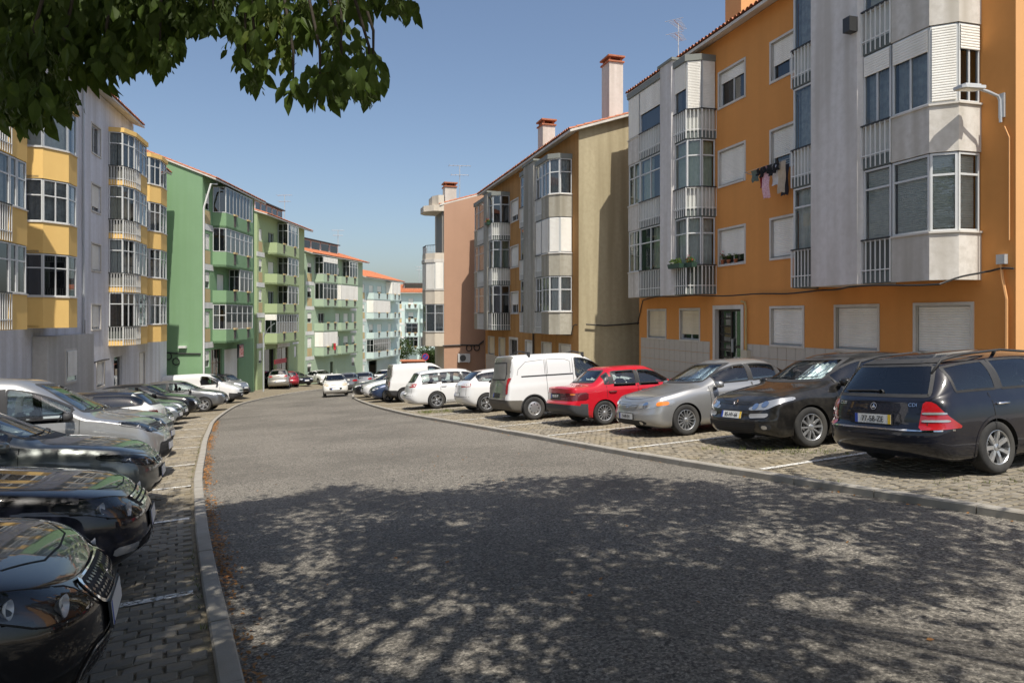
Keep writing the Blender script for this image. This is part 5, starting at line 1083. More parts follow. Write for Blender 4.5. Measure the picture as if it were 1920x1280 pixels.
SEDAN = dict(L=4.45, W=1.72, wb=2.62, fo=.86, tr=.305, cowl=1.2, top=[(0, .67), (.08, .745), (.5, .85), (1.0, .935), (1.22, .98), (1.5, 1.12), (2.0, 1.36), (2.3, 1.43), (2.7, 1.44), (3.1, 1.4), (3.5, 1.2), (3.8, 1.05), (4.0, 1.02), (4.35, 1.0), (4.45, .93)],
    belt=[(0, .655), (.12, .71), (.6, .80), (1.1, .88), (1.6, .9), (2.6, .92), (3.5, .95), (4.2, .95), (4.45, .91)], bot=[(0, .22), (.3, .18), (.8, .17), (3.5, .17), (4.1, .22), (4.45, .3)])
VAN = dict(L=4.38, W=1.81, wb=2.73, fo=.85, tr=.32, cowl=1.0, top=[(0, .78), (.08, .85), (.4, 1.0), (.85, 1.1), (1.05, 1.16), (1.3, 1.36), (1.75, 1.66), (2.05, 1.77), (2.6, 1.81), (3.6, 1.815), (4.2, 1.80), (4.27, 1.76), (4.33, 1.5), (4.365, 1.15), (4.38, 1.0)],
    belt=[(0, .76), (.15, .84), (.6, .96), (1.0, 1.04), (1.6, 1.06), (3, 1.06), (4.1, 1.05), (4.38, 1.0)], bot=[(0, .25), (.3, .21), (.8, .2), (3.5, .2), (4.1, .24), (4.38, .3)], Rr=.17, pr=5, tum=.085, nroof=6.5, sect=[(0, .92), (.1, .97), (.4, 1), (.8, .995), (1, .97)])
MPV = stretch(HATCH, 4.47, 1.62, W=1.82, tr=.32)
M_HL1 = plain('clear_headlight', (.42, .43, .43), .2, .6, .6, 1); NAVY = paint('navy_black_paint', (.005, .006, .012), 0, .3, .02); BLACK = paint('black_paint', (.005, .005, .006), 0, .3, .015); BLACKD = paint('dusty_black_paint', (.010, .0095, .009), 0, .34, .12); SILV = paint('silver_paint', (.36, .36, .355), .65, .34, .12); WHITE = paint('white_paint', (.60, .60, .59), 0, .35, .06); REDP = paint('red_paint', (.42, .008, .018), 0, .35, .05); GREYP = paint('grey_paint', (.16, .165, .17), .6, .33, .15); DGREY = paint('dark_green_grey_paint', (.115, .125, .118), .6, .3, .03); BLUEP = paint('dark_blue_paint', (.02, .035, .08), .2, .32, .12); SILB = paint('blue_silver_paint', (.30, .34, .38), .6, .34, .12); CREAMW = paint('dirty_white_paint', (.60, .59, .55), 0, .4, .3)
def ring(r, w_, n=28, h=.006): return MB().lathe([(r, 0), (r, h), (r-w_, h), (r-w_, 0)], n, 'z')
def star(r):
    mb = ring(r, .008)
    for i in range(3):
        a = math.pi/2+i*2.094; c, s = math.cos(a), math.sin(a); mb.add([(r*c, r*s, .004), (-.012*s, .012*c, .008), (0, 0, .014), (.012*s, -.012*c, .008)], [(0, 1, 2, 3)])
    return mb
def lozenge(a, b, w_):
    mb = MB(); o = [(0, b), (a, 0), (0, -b), (-a, 0)]; i = [(0, b-w_*1.6), (a-w_, 0), (0, -b+w_*1.6), (-a+w_, 0)]; m = [((p[0]+q[0])/2, (p[1]+q[1])/2) for p, q in zip(o, i)]
    mb.add([(x, y, 0) for x, y in o]+[(x, y, .014) for x, y in m]+[(x, y, 0) for x, y in i], [(k, (k+1) % 4, 4+(k+1) % 4, 4+k) for k in range(4)]+[(4+k, 4+(k+1) % 4, 8+(k+1) % 4, 8+k) for k in range(4)]); return mb
def hbadge():
    mb = MB()
    for sx in (-1, 1): mb.add([(sx*.035, .045, 0), (sx*.05, .045, 0), (sx*.04, -.045, 0), (sx*.025, -.045, 0), (sx*.035, .045, .006), (sx*.05, .045, .006), (sx*.04, -.045, .006), (sx*.025, -.045, .006)], [(4, 5, 6, 7), (0, 1, 5, 4), (1, 2, 6, 5), (2, 3, 7, 6), (3, 0, 4, 7)])
    mb.box(-.03, .03, -.008, .008, 0, .006); fr_ = [(-.065, .055), (.065, .055), (.052, -.06), (-.052, -.06)]
    mb.tube([(x, y, .004) for x, y in fr_+[fr_[0]]], .005, 5); return mb
def chevrons():
    mb = MB()
    for dy in (0, -.035): mb.add([(-.06, dy-.02, 0), (0, dy+.025, 0), (.06, dy-.02, 0), (.06, dy-.035, 0), (0, dy+.008, 0), (-.06, dy-.035, 0), (-.06, dy-.02, .008), (0, dy+.025, .008), (.06, dy-.02, .008), (.06, dy-.035, .008), (0, dy+.008, .008), (-.06, dy-.035, .008)], [(6, 7, 10, 11), (7, 8, 9, 10), (0, 1, 7, 6), (1, 2, 8, 7), (3, 4, 10, 9), (4, 5, 11, 10)])
    return mb
RG = 'cars parked nose or tail to the right kerb'; LG = 'cars parked in the left row'; FG = 'cars farther down the street'
RED80 = stretch(SEDAN, 4.27, 1.38, W=1.655, tr=.29)
RED80.update(top=[(0, .66), (.06, .74), (.5, .82), (1.0, .88), (1.2, .92), (1.45, 1.06), (1.85, 1.31), (2.05, 1.37), (2.5, 1.385), (3.0, 1.375), (3.12, 1.345), (3.35, 1.19), (3.6, 1.01), (3.75, .975), (4.2, .955), (4.27, .91)], belt=[(0, .645), (.1, .70), (.6, .78), (1.1, .85), (1.6, .87), (2.6, .885), (3.5, .905), (4.2, .905), (4.27, .89)])
# --- right row, nearest first
c = Car(WAGON, 'parked_car', 'navy black estate car with roof rails, rear to the road, nearest on the right', 'car', NAVY, 0, RG)
c.dlo(1.62, 4.02, [2.52, 3.3], toph=.78, gap=.08); c.screens((1.02, 1.37, .66, .56), (.94, 1.33, .66, .55)); c.wheels('seven')
c.lamp([(0, .60, .90), (0, .70, .89), (0, .80, .76), (0, .86, .59), (0, .60, .575)], (-1, .75, 0), M_RED, 'tail_light', rnd=1, sub=[([(0, .61, .775), (0, .80, .775), (0, .81, .75), (0, .61, .75)], M_WLENS, 'reflector_strip'), ([(0, .61, .69), (0, .82, .69), (0, .825, .665), (0, .61, .665)], M_WLENS, 'reflector_strip')])
c.finish((.5, .6), (.55, .545), [(1.45, 2.52), (2.55, 3.5)], 1.2, .56, zdoor=.3); c.plate('77-58-ZE', .68, True, 0); c.emblem(star(.046), .83, True)
c.front([(0, -.36, .77), (0, .36, .77), (0, .38, .62), (0, -.38, .62)], NAVY, 'plate_recess', .002, (-1, 0, 0), rim=M_GAP, rimw=.006)
for t, y in (('C220', .5), ('CDI', -.5)): m = text_mesh(t, .06, M_CHROME); mb = MB(); mb.v = [tuple(v.co) for v in m.vertices]; mb.f = [tuple(p.vertices) for p in m.polygons]; mb.m = [0]*len(mb.f); c.emblem(mb, .855, True, y, name='badge_lettering')
mb = MB()
for sg in (1, -1): mb = MB(); mb.tube([c.hit(c.to2([(x, sg*.55, 0)], (0, 0, 1))[0], (0, 0, 1), h)[0] for x, h in ((2.05, .0), (2.2, .06), (2.9, .07), (3.6, .07), (3.95, .06), (4.1, .0))], .016, 8); mb.tube([c.hit(c.to2([(3.0, sg*.55, 0)], (0, 0, 1))[0], (0, 0, 1), h)[0] for h in (0, .07)], .02, 6); mb.build('roof_rail', M_PLAST, c.root, smooth=True)
mb = MB(); d = (-1, 0, 0); mb.tube([c.hit(c.to2([(0, y, z)], d)[0], d, .02)[0] for y, z in ((-.02, 1.0), (.1, 1.005), (.3, 1.0), (.52, .995))], .011, 6); mb.lathe([(.03, 0), (.03, .03), (.001, .035)], 12, 'x', c=tuple(c.hit(c.to2([(0, -.03, 1.0)], d)[0], d, .0)[0]-Vector((.03, 0, 0)))); mb.build('rear_wiper', M_PLAST, c.root)
mb = MB(); c.ribbon(c.to2([(0, -.6, 1.355), (0, .6, 1.355)], d), d, .05, .012, mb); mb.build('spoiler', M_PLAST, c.root); mb = MB(); c.ribbon(c.to2([(0, -.84, .57), (0, .84, .57)], d), d, .016, .006, mb); mb.build('bumper_trim', M_CHROME, c.root)
c.mirrors(1.65, .98); c.handles((2.35, 3.35), .82, M_CHROME); c.interior(2.15); c.place((5.72, 8.1), 21, 'rr')
c = Car(stretch(HATCH, 4.3, 1.47, W=1.81, tr=.325, nose=[(0, .1), (.2, .02), (.45, 0), (.5, .0), (.58, .035), (.82, .07), (1, .14)]), 'parked_car', 'dusty black hatchback with foil sunshade, nose to the road beside the navy estate', 'car', BLACKD, 0, RG)
c.dlo(1.5, 3.85, [2.6], toph=.78); c.screens((1.03, 1.385, .68, .56), (1.08, 1.35, .55, .48)); c.wheels('ten')
c.lamp([(0, .36, .66), (0, .6, .755), (0, .86, .83), (0, .9, .79), (0, .72, .645), (0, .42, .625)], (1, .55, .15), M_HL1, 'headlight', sub=[([(0, .5+.06*math.cos(q), .69+.05*math.sin(q)) for q in np.linspace(0, 6.28, 9)[:-1]], M_CHROME, 'reflector'), ([(0, .66+.06*math.cos(q), .725+.05*math.sin(q)) for q in np.linspace(0, 6.28, 9)[:-1]], M_CHROME, 'reflector')])
c.front([(0, -.4, .60), (0, .4, .60), (0, .4, .575), (0, -.4, .575)], M_PLAST, 'grille_slot'); c.front([(0, -.58, .43), (0, .58, .43), (0, .5, .28), (0, -.5, .28)], M_DARK, 'lower_intake', bars=5, barm=M_PLAST, barw=.012)
for sg in (1, -1): c.front([(0, sg*.42, .575), (0, sg*.76, .59), (0, sg*.74, .52), (0, sg*.44, .50)], plain('satin_grey', (.33, .33, .33), .4, .4), 'bumper_insert', .012, (1, .3*sg, 0)); c.front([(0, sg*.62, .43), (0, sg*.8, .42), (0, sg*.78, .33), (0, sg*.64, .32)], M_DARK, 'fog_light_recess', .004, (1, .4*sg, 0))
c.lamp([(0, .66, .4), (0, .74, .4), (0, .74, .34), (0, .66, .34)], (1, .4, 0), M_WLENS, 'fog_light', .012)
c.finish((.55, .62), (.5, .6), [(1.45, 2.62)], 1.1, .6); c.plate('85-HV-66', .545); c.emblem(lozenge(.05, .068, .016), .735); c.mirrors(1.58, 1.0, BLACKD); c.handles((2.45,), .84); c.wipers(z=1.05); c.interior(2.0)
def sunshade(c, y0, y1, z0, z1):
    d = (1, 0, 0); p2 = c.to2([(0, y0, z0), (0, y1, z0), (0, y1*.94, z1), (0, y0*.9, z1)], d); xs = np.linspace(0, 1, 26); vs = []
    for j in range(7):
        v = j/6
        for u in xs:
            a = [p2[0][k]+(p2[1][k]-p2[0][k])*u for k in (0, 1)]; b = [p2[3][k]+(p2[2][k]-p2[3][k])*u for k in (0, 1)]; q = [a[k]+(b[k]-a[k])*v for k in (0, 1)]; vs.append(tuple(c.hit(q, d, -.05-.018*math.sin(u*34)-.006*random.random())[0]))
    mb = MB().add(vs, [(j*26+i, j*26+i+1, (j+1)*26+i+1, (j+1)*26+i) for j in range(6) for i in range(25)]); o = mb.build('sunshade', M_SIL, c.root); return o
sunshade(c, .05, .6, 1.04, 1.36); c.place((4.78, 10.95), 199, 'fl')
c = Car(stretch(SEDAN, 4.43, 1.44, W=1.72, nose=[(0, .09), (.1, .03), (.3, 0), (.55, .005), (.62, .03), (.85, .06), (1, .11)]), 'parked_car', 'silver saloon with amber indicators and foil sunshade, nose to the road', 'car', SILV, 0, RG)
c.dlo(1.62, 3.5, [2.5, 3.22], toph=.78); c.screens((1.0, 1.36, .65, .54), (1.02, 1.33, .58, .5)); c.wheels('multi')
c.lamp([(0, .34, .57), (0, .5, .685), (0, .84, .72), (0, .87, .61), (0, .6, .555)], (1, .6, .1), M_HL1, 'headlight', sub=[([(0, .55+.07*math.cos(q), .63+.055*math.sin(q)) for q in np.linspace(0, 6.28, 9)[:-1]], M_CHROME, 'reflector')])
c.lamp([(0, .76, .69), (0, .83, .69), (0, .84, .62), (0, .76, .61)], (1, .9, .1), M_AMB, 'indicator', .008)
c.front([(0, -.33, .645), (0, .33, .645), (0, .29, .565), (0, -.29, .565)], M_DARK, 'grille', bars=3, barm=SILV, barw=.018, rim=SILV, rimw=.018); c.front([(0, -.52, .33), (0, .52, .33), (0, .62, .28), (0, .48, .235), (0, -.48, .235), (0, -.62, .28)], M_DARK, 'lower_intake')
c.lamp([(0, .43, .32), (0, .52, .31), (0, .52, .26), (0, .43, .25)], (1, .2, 0), M_WLENS, 'fog_light', .014)
c.finish((.5, .55), (.5, .6), [(1.45, 2.5), (2.52, 3.4)], 1.18, None); c.plate('19-80-SH', .40, y=-.02, yellow=False); c.emblem(hbadge(), .605); c.mirrors(1.62, .95); c.handles((2.3, 3.25), .8); c.wipers(z=1.02); c.interior(2.05); sunshade(c, -.58, .58, 1.02, 1.34); c.place((3.42, 13.45), 200, 'fl')
c = Car(dict(RED80, Rf=.3, pf=4, Rr=.24, pr=4.5, nroof=4.4, tum=.3, sect=[(0, .93), (.1, .97), (.4, 1), (.8, .992), (.95, .98), (1, .955)], tail=[(0, .1), (.2, .0), (.44, .0), (.5, .06), (1, .09)], nose=[(0, .1), (.25, 0), (.5, 0), (.55, .05), (.9, .07), (1, .1)]), 'parked_car', 'bright red older saloon, rear to the road beside the white van', 'car', REDP, 0, RG)
c.dlo(1.5, 3.3, [2.38, 3.1], toph=.78); c.screens((.98, 1.3, .63, .52), (1.0, 1.3, .62, .5)); c.wheels('multi')
c.lamp([(0, .38, .8), (0, .84, .8), (0, .87, .62), (0, .38, .62)], (-1, .45, 0), M_REDD, 'tail_light', sub=[([(0, .66, .79), (0, .78, .785), (0, .78, .755), (0, .66, .755)], M_AMB, 'indicator')])
c.front([(0, -.38, .79), (0, .38, .79), (0, .38, .63), (0, -.38, .63)], M_REDD, 'rear_panel', .003, (-1, 0, 0)); c.finish((.5, .5), (.5, .52), [(1.35, 2.38), (2.4, 3.25)], 1.15, None, bump_mat=stucco('grey_plastic_bumper', (.05, .052, .056), .3, rough=.5)); c.plate('NO-85-47', .715, True, .12, False, True); c.handles((2.2, 3.1), .78, M_PLAST); c.mirrors(1.5, .93); c.interior(1.95); c.place((2.22, 16.4), 20, 'rr')
c = Car(VAN, 'parked_van', 'white panel van with roof bars and dusty grey rear doors, beside the red saloon', 'van', WHITE, 0, RG); DUST = paint('dusty_door_paint', (.17, .16, .14), 0, .5, .4); M_DG = plain('dusty_rear_glass', (.2, .195, .18), .35)
c.dlo(1.3, 2.28, [], toph=.82); c.screens((1.2, 1.68, .68, .58), (1.12, 1.62, .60, .55), rgl=M_DG); c.wheels('van', False)
for sg in (1, -1):
    c.front([(0, sg*.68, 1.18), (0, sg*.80, 1.18), (0, sg*.81, .74), (0, sg*.69, .74)], M_RED, 'tail_light', .008, (-1, 0, 0))
    mb = MB(); D = (0, sg, 0)
    for a, b in (((2.35, 1.1), (3.15, 1.1)),): c.ribbon(c.to2([(2.35, 0, 1.2), (3.9, 0, 1.2)], D), D, .035, .006, mb)
    mb.build('sliding_rail', M_DARK, c.root); mb = MB()
    for pl in ([(2.42, 1.24), (2.42, 1.56), (2.6, 1.63), (3.12, 1.64), (3.12, 1.24)], [(3.2, 1.24), (3.2, 1.64), (3.75, 1.6), (3.98, 1.4), (4.02, 1.24)]): c.ribbon(c.to2([(x, 0, z) for x, z in pl], D), D, .01, .003, mb)
    for x in (2.34, 3.16): c.ribbon(c.to2([(x, 0, .35), (x, 0, 1.66)], D), D, .01, .003, mb)
    mb.build('panel_gap', M_GAP, c.root)
c.finish((.5, .62), (.6, .56), [(1.2, 2.34)], .98, .56, bump_mat=stucco('grey_brown_bumper', (.12, .11, .095), .5, rough=.7), low=.3)
[setattr(o.data.materials, '__class__', type(o.data.materials)) if False else o.data.materials.__setitem__(0, DUST) for o in c.root.children if o.name.startswith('tailgate')]
c.plate('', .70, True, .0, False, True); c.emblem(chevrons(), 1.0, True, .02)
mb = MB(); c.ribbon(c.to2([(0, 0, .6), (0, 0, 1.66)], (-1, 0, 0)), (-1, 0, 0), .012, .004, mb); mb.build('door_gap', M_GAP, c.root)
for x in (1.95, 3.6): mb = MB(); P_ = [c.hit(c.to2([(x, y, 0)], (0, 0, 1))[0], (0, 0, 1), h)[0] for y, h in ((-.72, 0), (-.7, .08), (0, .1), (.7, .08), (.72, 0))]; mb.tube(P_, .018, 6); mb.box(P_[0].x-.03, P_[0].x+.03, -.76, -.68, P_[0].z-.02, P_[0].z+.12); mb.build('roof_bar', M_PLAST, c.root)
c.mirrors(1.45, 1.15, M_PLAST, (.1, .2, .2)); c.handles((2.2,), .98, M_PLAST); c.interior(1.95, .5, van=True); c.place((.61, 18.85), 20, 'rr')
def rearhatch(P, label, body, ref, hd, lights, rw, lod=1, kind='rr', style='y', plate='', roofm=None, group=RG, dl=(1.5, 3.85, [2.55]), dl_gl=None, ws=(1.04, 1.39, .66, .56), cat='car', gate=.6, mir=True, nm='parked_car'):
    c = Car(P, nm, label, cat, body, lod, group); c.dlo(*dl, gl=dl_gl, toph=.78); c.screens(ws, rw, rgl=M_CGD); c.wheels(style)
    for (pl, m, n) in lights: c.lamp(pl, (-1, .8, 0), m, n)
    dz = .28; c.finish((.5, .6), (.5, .55), [(dl[0]-.1, dl[2][0]), (dl[2][0]+.02, dl[2][0]+.85)] if dl[2] else [], P['cowl']-.02, gate, roofm=roofm); c.plate(plate, .62 if gate < .8 else .5, True, 0, False)
    if mir: c.mirrors(dl[0]+.05, 1.0)
    c.handles((dl[2][0]-.15, dl[2][0]+.72) if dl[2] else (2.2,), .84); c.interior(2.0); return c.place(ref, hd, kind)
TL = lambda y0, y1, z0, z1: [(0, y0, z1-.02), (0, y1, z1), (0, y1+.04, z0+.02), (0, y0, z0)]
rearhatch(stretch(HATCH, 4.36, 1.45, W=1.81), 'white hatchback with slim red tail lights between the van and the white estate', WHITE, cv((-.72, 19.5)), 20, [(TL(.3, .88, .86, .99), M_RED, 'tail_light')], (1.08, 1.36, .6, .5), plate='')
rearhatch(stretch(WAGON, 4.7, 1.5, W=1.81, tr=.325), 'white estate car with red tail lights, rear to the road, past the white hatchback', WHITE, (-2.87, 26.1), 19, [(TL(.42, .9, .84, .99), M_RED, 'tail_light')], (1.03, 1.37, .62, .53), plate='', dl=(1.7, 4.15, [2.6, 3.45]))
c = Car(stretch(VAN, 4.1, 1.82, W=1.7), 'parked_van', 'older white van with grimy grey rear, past the white estate car', 'van', WHITE, 1, RG); c.dlo(1.25, 2.15, []); c.screens((1.2, 1.68, .62, .54), (1.15, 1.62, .55, .5), rgl=M_DG); c.wheels('cover', False)
for sg in (1, -1): c.front([(0, sg*.62, 1.0), (0, sg*.74, 1.0), (0, sg*.75, .74), (0, sg*.63, .74)], M_RED, 'tail_light', .008, (-1, 0, 0))
c.finish((.5, .6), (.5, .55), [(1.1, 2.2)], .9, .58, bump_mat=M_PLAST); [o.data.materials.__setitem__(0, DUST) for o in c.root.children if o.name.startswith('tailgate')]; c.interior(1.8, .5, van=True); c.place(cv((-4.45, 28.3)), 18, 'rr')
def fronthatch(P, label, body, ref, hd, lod=1, kind='nose', style='y', hl=None, gr=None, low=None, plate='', group=LG, dl=(1.5, 3.85, [2.6]), ws=(1.03, 1.385, .68, .56), rw=(1.08, 1.35, .55, .48), fog=None, mat=M_HLB, deep=True, bulbs=2, bez=None, bump=None, cat='car', mirm=None, fin=None, gl=None, roofm=None, grm=None, pz=.5, inner=True, nm='parked_car', hz=.6, hood0=.16, emb=None, lowcl=None, rim=M_CHROME, gmesh=False, lowrim=None):
    P = var(P, hood0=hood0); c = Car(P, nm, label, cat, body, lod, group); c.dlo(*dl, gl=gl, toph=.78); c.screens(ws, rw, gl=gl, rgl=M_CGD); c.wheels(style, lowcl is None)
    if hl: c.lamp(hl, (1, .6, .1), mat, 'headlight', deep=deep, bulbs=bulbs, bezel=bez)
    if gr: c.front(gr, M_DARK, 'grille', bars=0 if gmesh else (4 if lod == 0 else 3), barm=grm or M_PLAST, barw=.014, rim=rim, rimw=.016, mesh=gmesh)
    if low: c.front(low, M_DARK, 'lower_intake', bars=0 if gmesh else 3, barm=M_PLAST, barw=.012, mesh=gmesh, rim=lowrim, rimw=.014)
    if fog: c.lamp(fog, (1, .45, 0), M_WLENS, 'fog_light', .01)
    dd = [(dl[0]-.1, dl[2][0]), (dl[2][0]+.02, dl[2][0]+.85)] if dl[2] else [(dl[0]-.1, dl[1])]
    c.finish((.55, hz), (.5, .55), dd, P['cowl']-.02, None, bump_mat=bump, roofm=roofm, low=lowcl); c.plate(plate, pz, False, 0, bool(plate)); emb and c.emblem(emb[0], emb[1])
    c.mirrors(dl[0]+.05, ws[0]-.04, mirm); c.handles((dd[0][1]-.17,)+((dd[1][1]-.17,) if len(dd) > 1 else ()), float(c.belt(2.3))-.1)
    if lod < 2: c.wipers(z=ws[0]+.02)
    if inner: c.interior(dl[0]+.5)
    return c.place(ref, hd, kind)
def HLp(y0, y1, z0, z1, k=.04): return [(0, y0, z0), (0, y0, z0+(z1-z0)*.55), (0, (y0+y1)/2, z1-k*.3), (0, y1, z1), (0, y1+.02, z1-k), (0, (y0+y1)/2+.05, z0)]
def GRp(w0, w1, z0, z1): return [(0, -w1, z1), (0, w1, z1), (0, w0, z0), (0, -w0, z0)]
BB = dict(ws=(1.0, 1.36, .62, .52), rw=None, hz=.55)
fronthatch(stretch(SEDAN, 4.15, 1.42, W=1.7), 'dark blue hatchback, nose to the road, between the old van and the white compact', BLUEP, cv((-6.3, 30.3)), 200, 1, hl=HLp(.45, .78, .58, .7), gr=GRp(.3, .34, .6, .67), low=GRp(.4, .45, .3, .4), group=RG, dl=(1.5, 3.4, [2.4]), **BB)
fronthatch(stretch(HATCH, 4.2, 1.46), 'white compact car, nose to the road, left of the dark blue hatchback', WHITE, cv((-7.25, 33.0)), 200, 1, hl=HLp(.45, .85, .62, .8), gr=GRp(.3, .34, .58, .66), low=GRp(.4, .45, .3, .4), group=RG)
fronthatch(stretch(SEDAN, 4.85, 1.46, W=1.85, tr=.33), 'black executive car with bright alloys, nose to the road, next to the white city car', BLACK, cv((-8.35, 35.8)), 199, 1, hl=HLp(.45, .86, .62, .74), gr=GRp(.26, .32, .42, .68), low=None, group=RG, dl=(1.75, 3.75, [2.7]), style='ten', **BB)
# --- left row, nearest first
NOSE2 = [(0, .12), (.15, .03), (.4, 0), (.65, .008), (.85, .045), (1, .12)]
fronthatch(var(HATCH, nose=NOSE2, Rf=.52, pf=2.5, hood0=.22), 'glossy black hatchback with chrome edged mesh grille, nearest on the left', BLACK, (-2.1, 3.62), 26, 0, hl=[(0, .4, .62), (0, .46, .71), (0, .7, .78), (0, .88, .84), (0, .9, .78), (0, .76, .62), (0, .5, .585)], gr=[(0, -.36, .70), (0, .36, .70), (0, .4, .645), (0, .3, .56), (0, -.3, .56), (0, -.4, .645)], low=[(0, -.5, .42), (0, .5, .42), (0, .6, .33), (0, .5, .25), (0, -.5, .25), (0, -.6, .33)], plate='', pz=.49, gmesh=True, lowrim=M_CHROME, hood0=.24, emb=(lozenge(.045, .06, .014), .635))
fronthatch(stretch(SEDAN, 4.75, 1.47, W=1.82, tr=.33, nose=NOSE2, Rf=.5, pf=2.6), 'glossy navy saloon with twin lens headlights, second in the left row', NAVY, (-3.18, 6.05), 25, 0, hl=[(0, .40, .57), (0, .43, .70), (0, .68, .755), (0, .88, .77), (0, .9, .71), (0, .8, .6), (0, .6, .555)], gr=GRp(.36, .4, .60, .70), low=GRp(.5, .46, .26, .36), fog=[(0, .55, .36), (0, .8, .375), (0, .8, .31), (0, .57, .30)], plate='', pz=.47, dl=(1.7, 3.7, [2.7, 3.45]), ws=(1.02, 1.385, .68, .56), rw=(1.05, 1.36, .58, .5), hood0=.22, grm=M_CHROME, rim=None, emb=(ring(.055, .012), .65))
fronthatch(stretch(HATCH, 4.37, 1.48, nose=NOSE2, Rf=.5, pf=2.6), 'dark green grey hatchback with slim dark headlights, third in the left row', DGREY, (-4.62, 9.05), 23, 0, hl=[(0, .38, .62), (0, .42, .68), (0, .7, .745), (0, .9, .80), (0, .9, .75), (0, .74, .63), (0, .5, .60)], gr=GRp(.34, .38, .585, .665), low=GRp(.55, .5, .26, .36), plate='', pz=.47, gmesh=True, hood0=.22, emb=(ring(.05, .01), .63))
CONN = stretch(VAN, 4.42, 1.84, W=1.83, Rf=.5, Rr=.22)
fronthatch(CONN, 'silver people carrier van with tall windscreen, fourth in the left row', SILV, (-5.97, 11.95), 20, 0, hl=[(0, .42, .80), (0, .46, .90), (0, .7, .99), (0, .88, 1.02), (0, .9, .96), (0, .76, .82)], gr=GRp(.38, .42, .82, .93), low=[(0, -.6, .62), (0, .6, .62), (0, .7, .36), (0, -.7, .36)], dl=(1.28, 4.0, [2.2, 3.2]), ws=(1.2, 1.70, .7, .6), rw=(1.15, 1.65, .6, .55), pz=.52, hz=.7, mirm=M_PLAST, cat='van', nm='parked_van', hood0=.14, emb=(ring(.05, .01), .87))
fronthatch(MPV, 'silver family car with large windscreen behind the silver van', SILV, (-7.4, 14.9), 18, 0, hl=HLp(.42, .88, .70, .92), gr=GRp(.3, .34, .66, .73), low=GRp(.5, .45, .3, .42), ws=(1.1, 1.53, .70, .58), rw=None, style='five')
rearhatch(stretch(HATCH, 3.98, 1.48, W=1.75), 'white three door car with black roof, tail to the road, in the left row', WHITE, (-8.85, 17.5), 197, [(TL(.5, .86, .80, .94), M_REDD, 'tail_light')], (1.05, 1.36, .62, .52), 0, 'tail', 'five', '', plain('black_roof_paint', (.012, .012, .014), .25, 0, .5, 1), LG, (1.45, 3.6, [2.45]), M_CGD)
fronthatch(stretch(HATCH, 4.2, 1.45), 'dark grey hatchback half hidden behind the white black roofed car', GREYP, (-10.05, 20.2), 16, 1, hl=HLp(.42, .88, .64, .8), gr=GRp(.3, .34, .6, .68), low=GRp(.5, .45, .3, .42))
fronthatch(stretch(HATCH, 4.2, 1.43), 'pale blue silver hatchback in the left row, nose to the road', SILB, (-11.1, 22.9), 15, 1, hl=HLp(.42, .88, .64, .8), gr=GRp(.3, .34, .6, .68), low=GRp(.5, .45, .3, .42))
fronthatch(stretch(HATCH, 4.25, 1.45), 'charcoal hatchback between the pale silver car and the black crossover', DGREY, (-12.2, 25.6), 15, 1, hl=HLp(.42, .88, .64, .8), gr=GRp(.3, .34, .6, .68), low=GRp(.5, .45, .3, .42))
SUV = stretch(HATCH, 4.2, 1.58, W=1.78, tr=.345, bot=[(0, .3), (.3, .25), (.8, .24), (3.4, .24), (3.9, .28), (4.2, .36)])
fronthatch(SUV, 'black crossover with round headlights in the left row', BLACK, (-13.25, 29.0), 14, 1, hl=[(0, .5+.1*math.cos(q), .68+.1*math.sin(q)) for q in np.linspace(0, 6.28, 10)[:-1]], gr=GRp(.3, .34, .62, .76), low=GRp(.5, .45, .34, .48), ws=(1.12, 1.49, .68, .56), rw=None, style='ten')
fronthatch(stretch(SUV, 4.4, 1.62, W=1.84), 'grey crossover with bright five spoke wheels, last before the white van', GREYP, (-14.6, 35.0), 12, 1, hl=HLp(.45, .9, .78, .88), gr=GRp(.36, .4, .62, .8), low=GRp(.55, .5, .34, .48), ws=(1.14, 1.53, .7, .58), rw=None, style='five', lowcl=.36)
TRAF = dict(L=5.0, W=1.95, wb=3.1, fo=.95, tr=.34, cowl=.85, top=[(0, .9), (.08, .98), (.4, 1.12), (.75, 1.24), (.95, 1.34), (1.3, 1.6), (1.75, 1.87), (2.1, 1.94), (2.7, 1.97), (4.2, 1.97), (4.8, 1.94), (4.88, 1.9), (4.95, 1.6), (4.98, 1.2), (5.0, 1.05)],
    belt=[(0, .88), (.15, .96), (.6, 1.1), (1.0, 1.2), (1.6, 1.22), (3, 1.2), (4.7, 1.15), (5.0, 1.05)], bot=[(0, .26), (.3, .22), (.8, .2), (4, .2), (4.7, .26), (5.0, .32)], Rr=.2, pr=4.2, tum=.08, nroof=5)
fronthatch(TRAF, 'long white delivery van with black bumper at the end of the left row', WHITE, (-17.35, 43.9), 8, 1, hl=HLp(.5, .95, .82, 1.06), gr=GRp(.4, .45, .72, .8), low=GRp(.6, .55, .36, .5), dl=(1.2, 2.25, []), ws=(1.36, 1.82, .74, .64), rw=None, bump=M_PLAST, hz=.62, cat='van', style='van', mirm=M_PLAST, nm='parked_van')
SMART = stretch(MPV, 2.6, 1.54, W=1.6, tr=.29, wb=1.87, fo=.4, cowl=.6); SMART['top'] = [(0, .72), (.08, .82), (.35, .95), (.6, 1.03), (.85, 1.25), (1.15, 1.48), (1.5, 1.55), (2.1, 1.53), (2.4, 1.35), (2.55, 1.05), (2.6, .95)]; SMART['belt'] = [(0, .7), (.3, .85), (.7, .93), (1.6, .95), (2.4, .97), (2.6, .93)]; SMART['bot'] = [(0, .26), (.4, .2), (2.1, .2), (2.6, .34)]
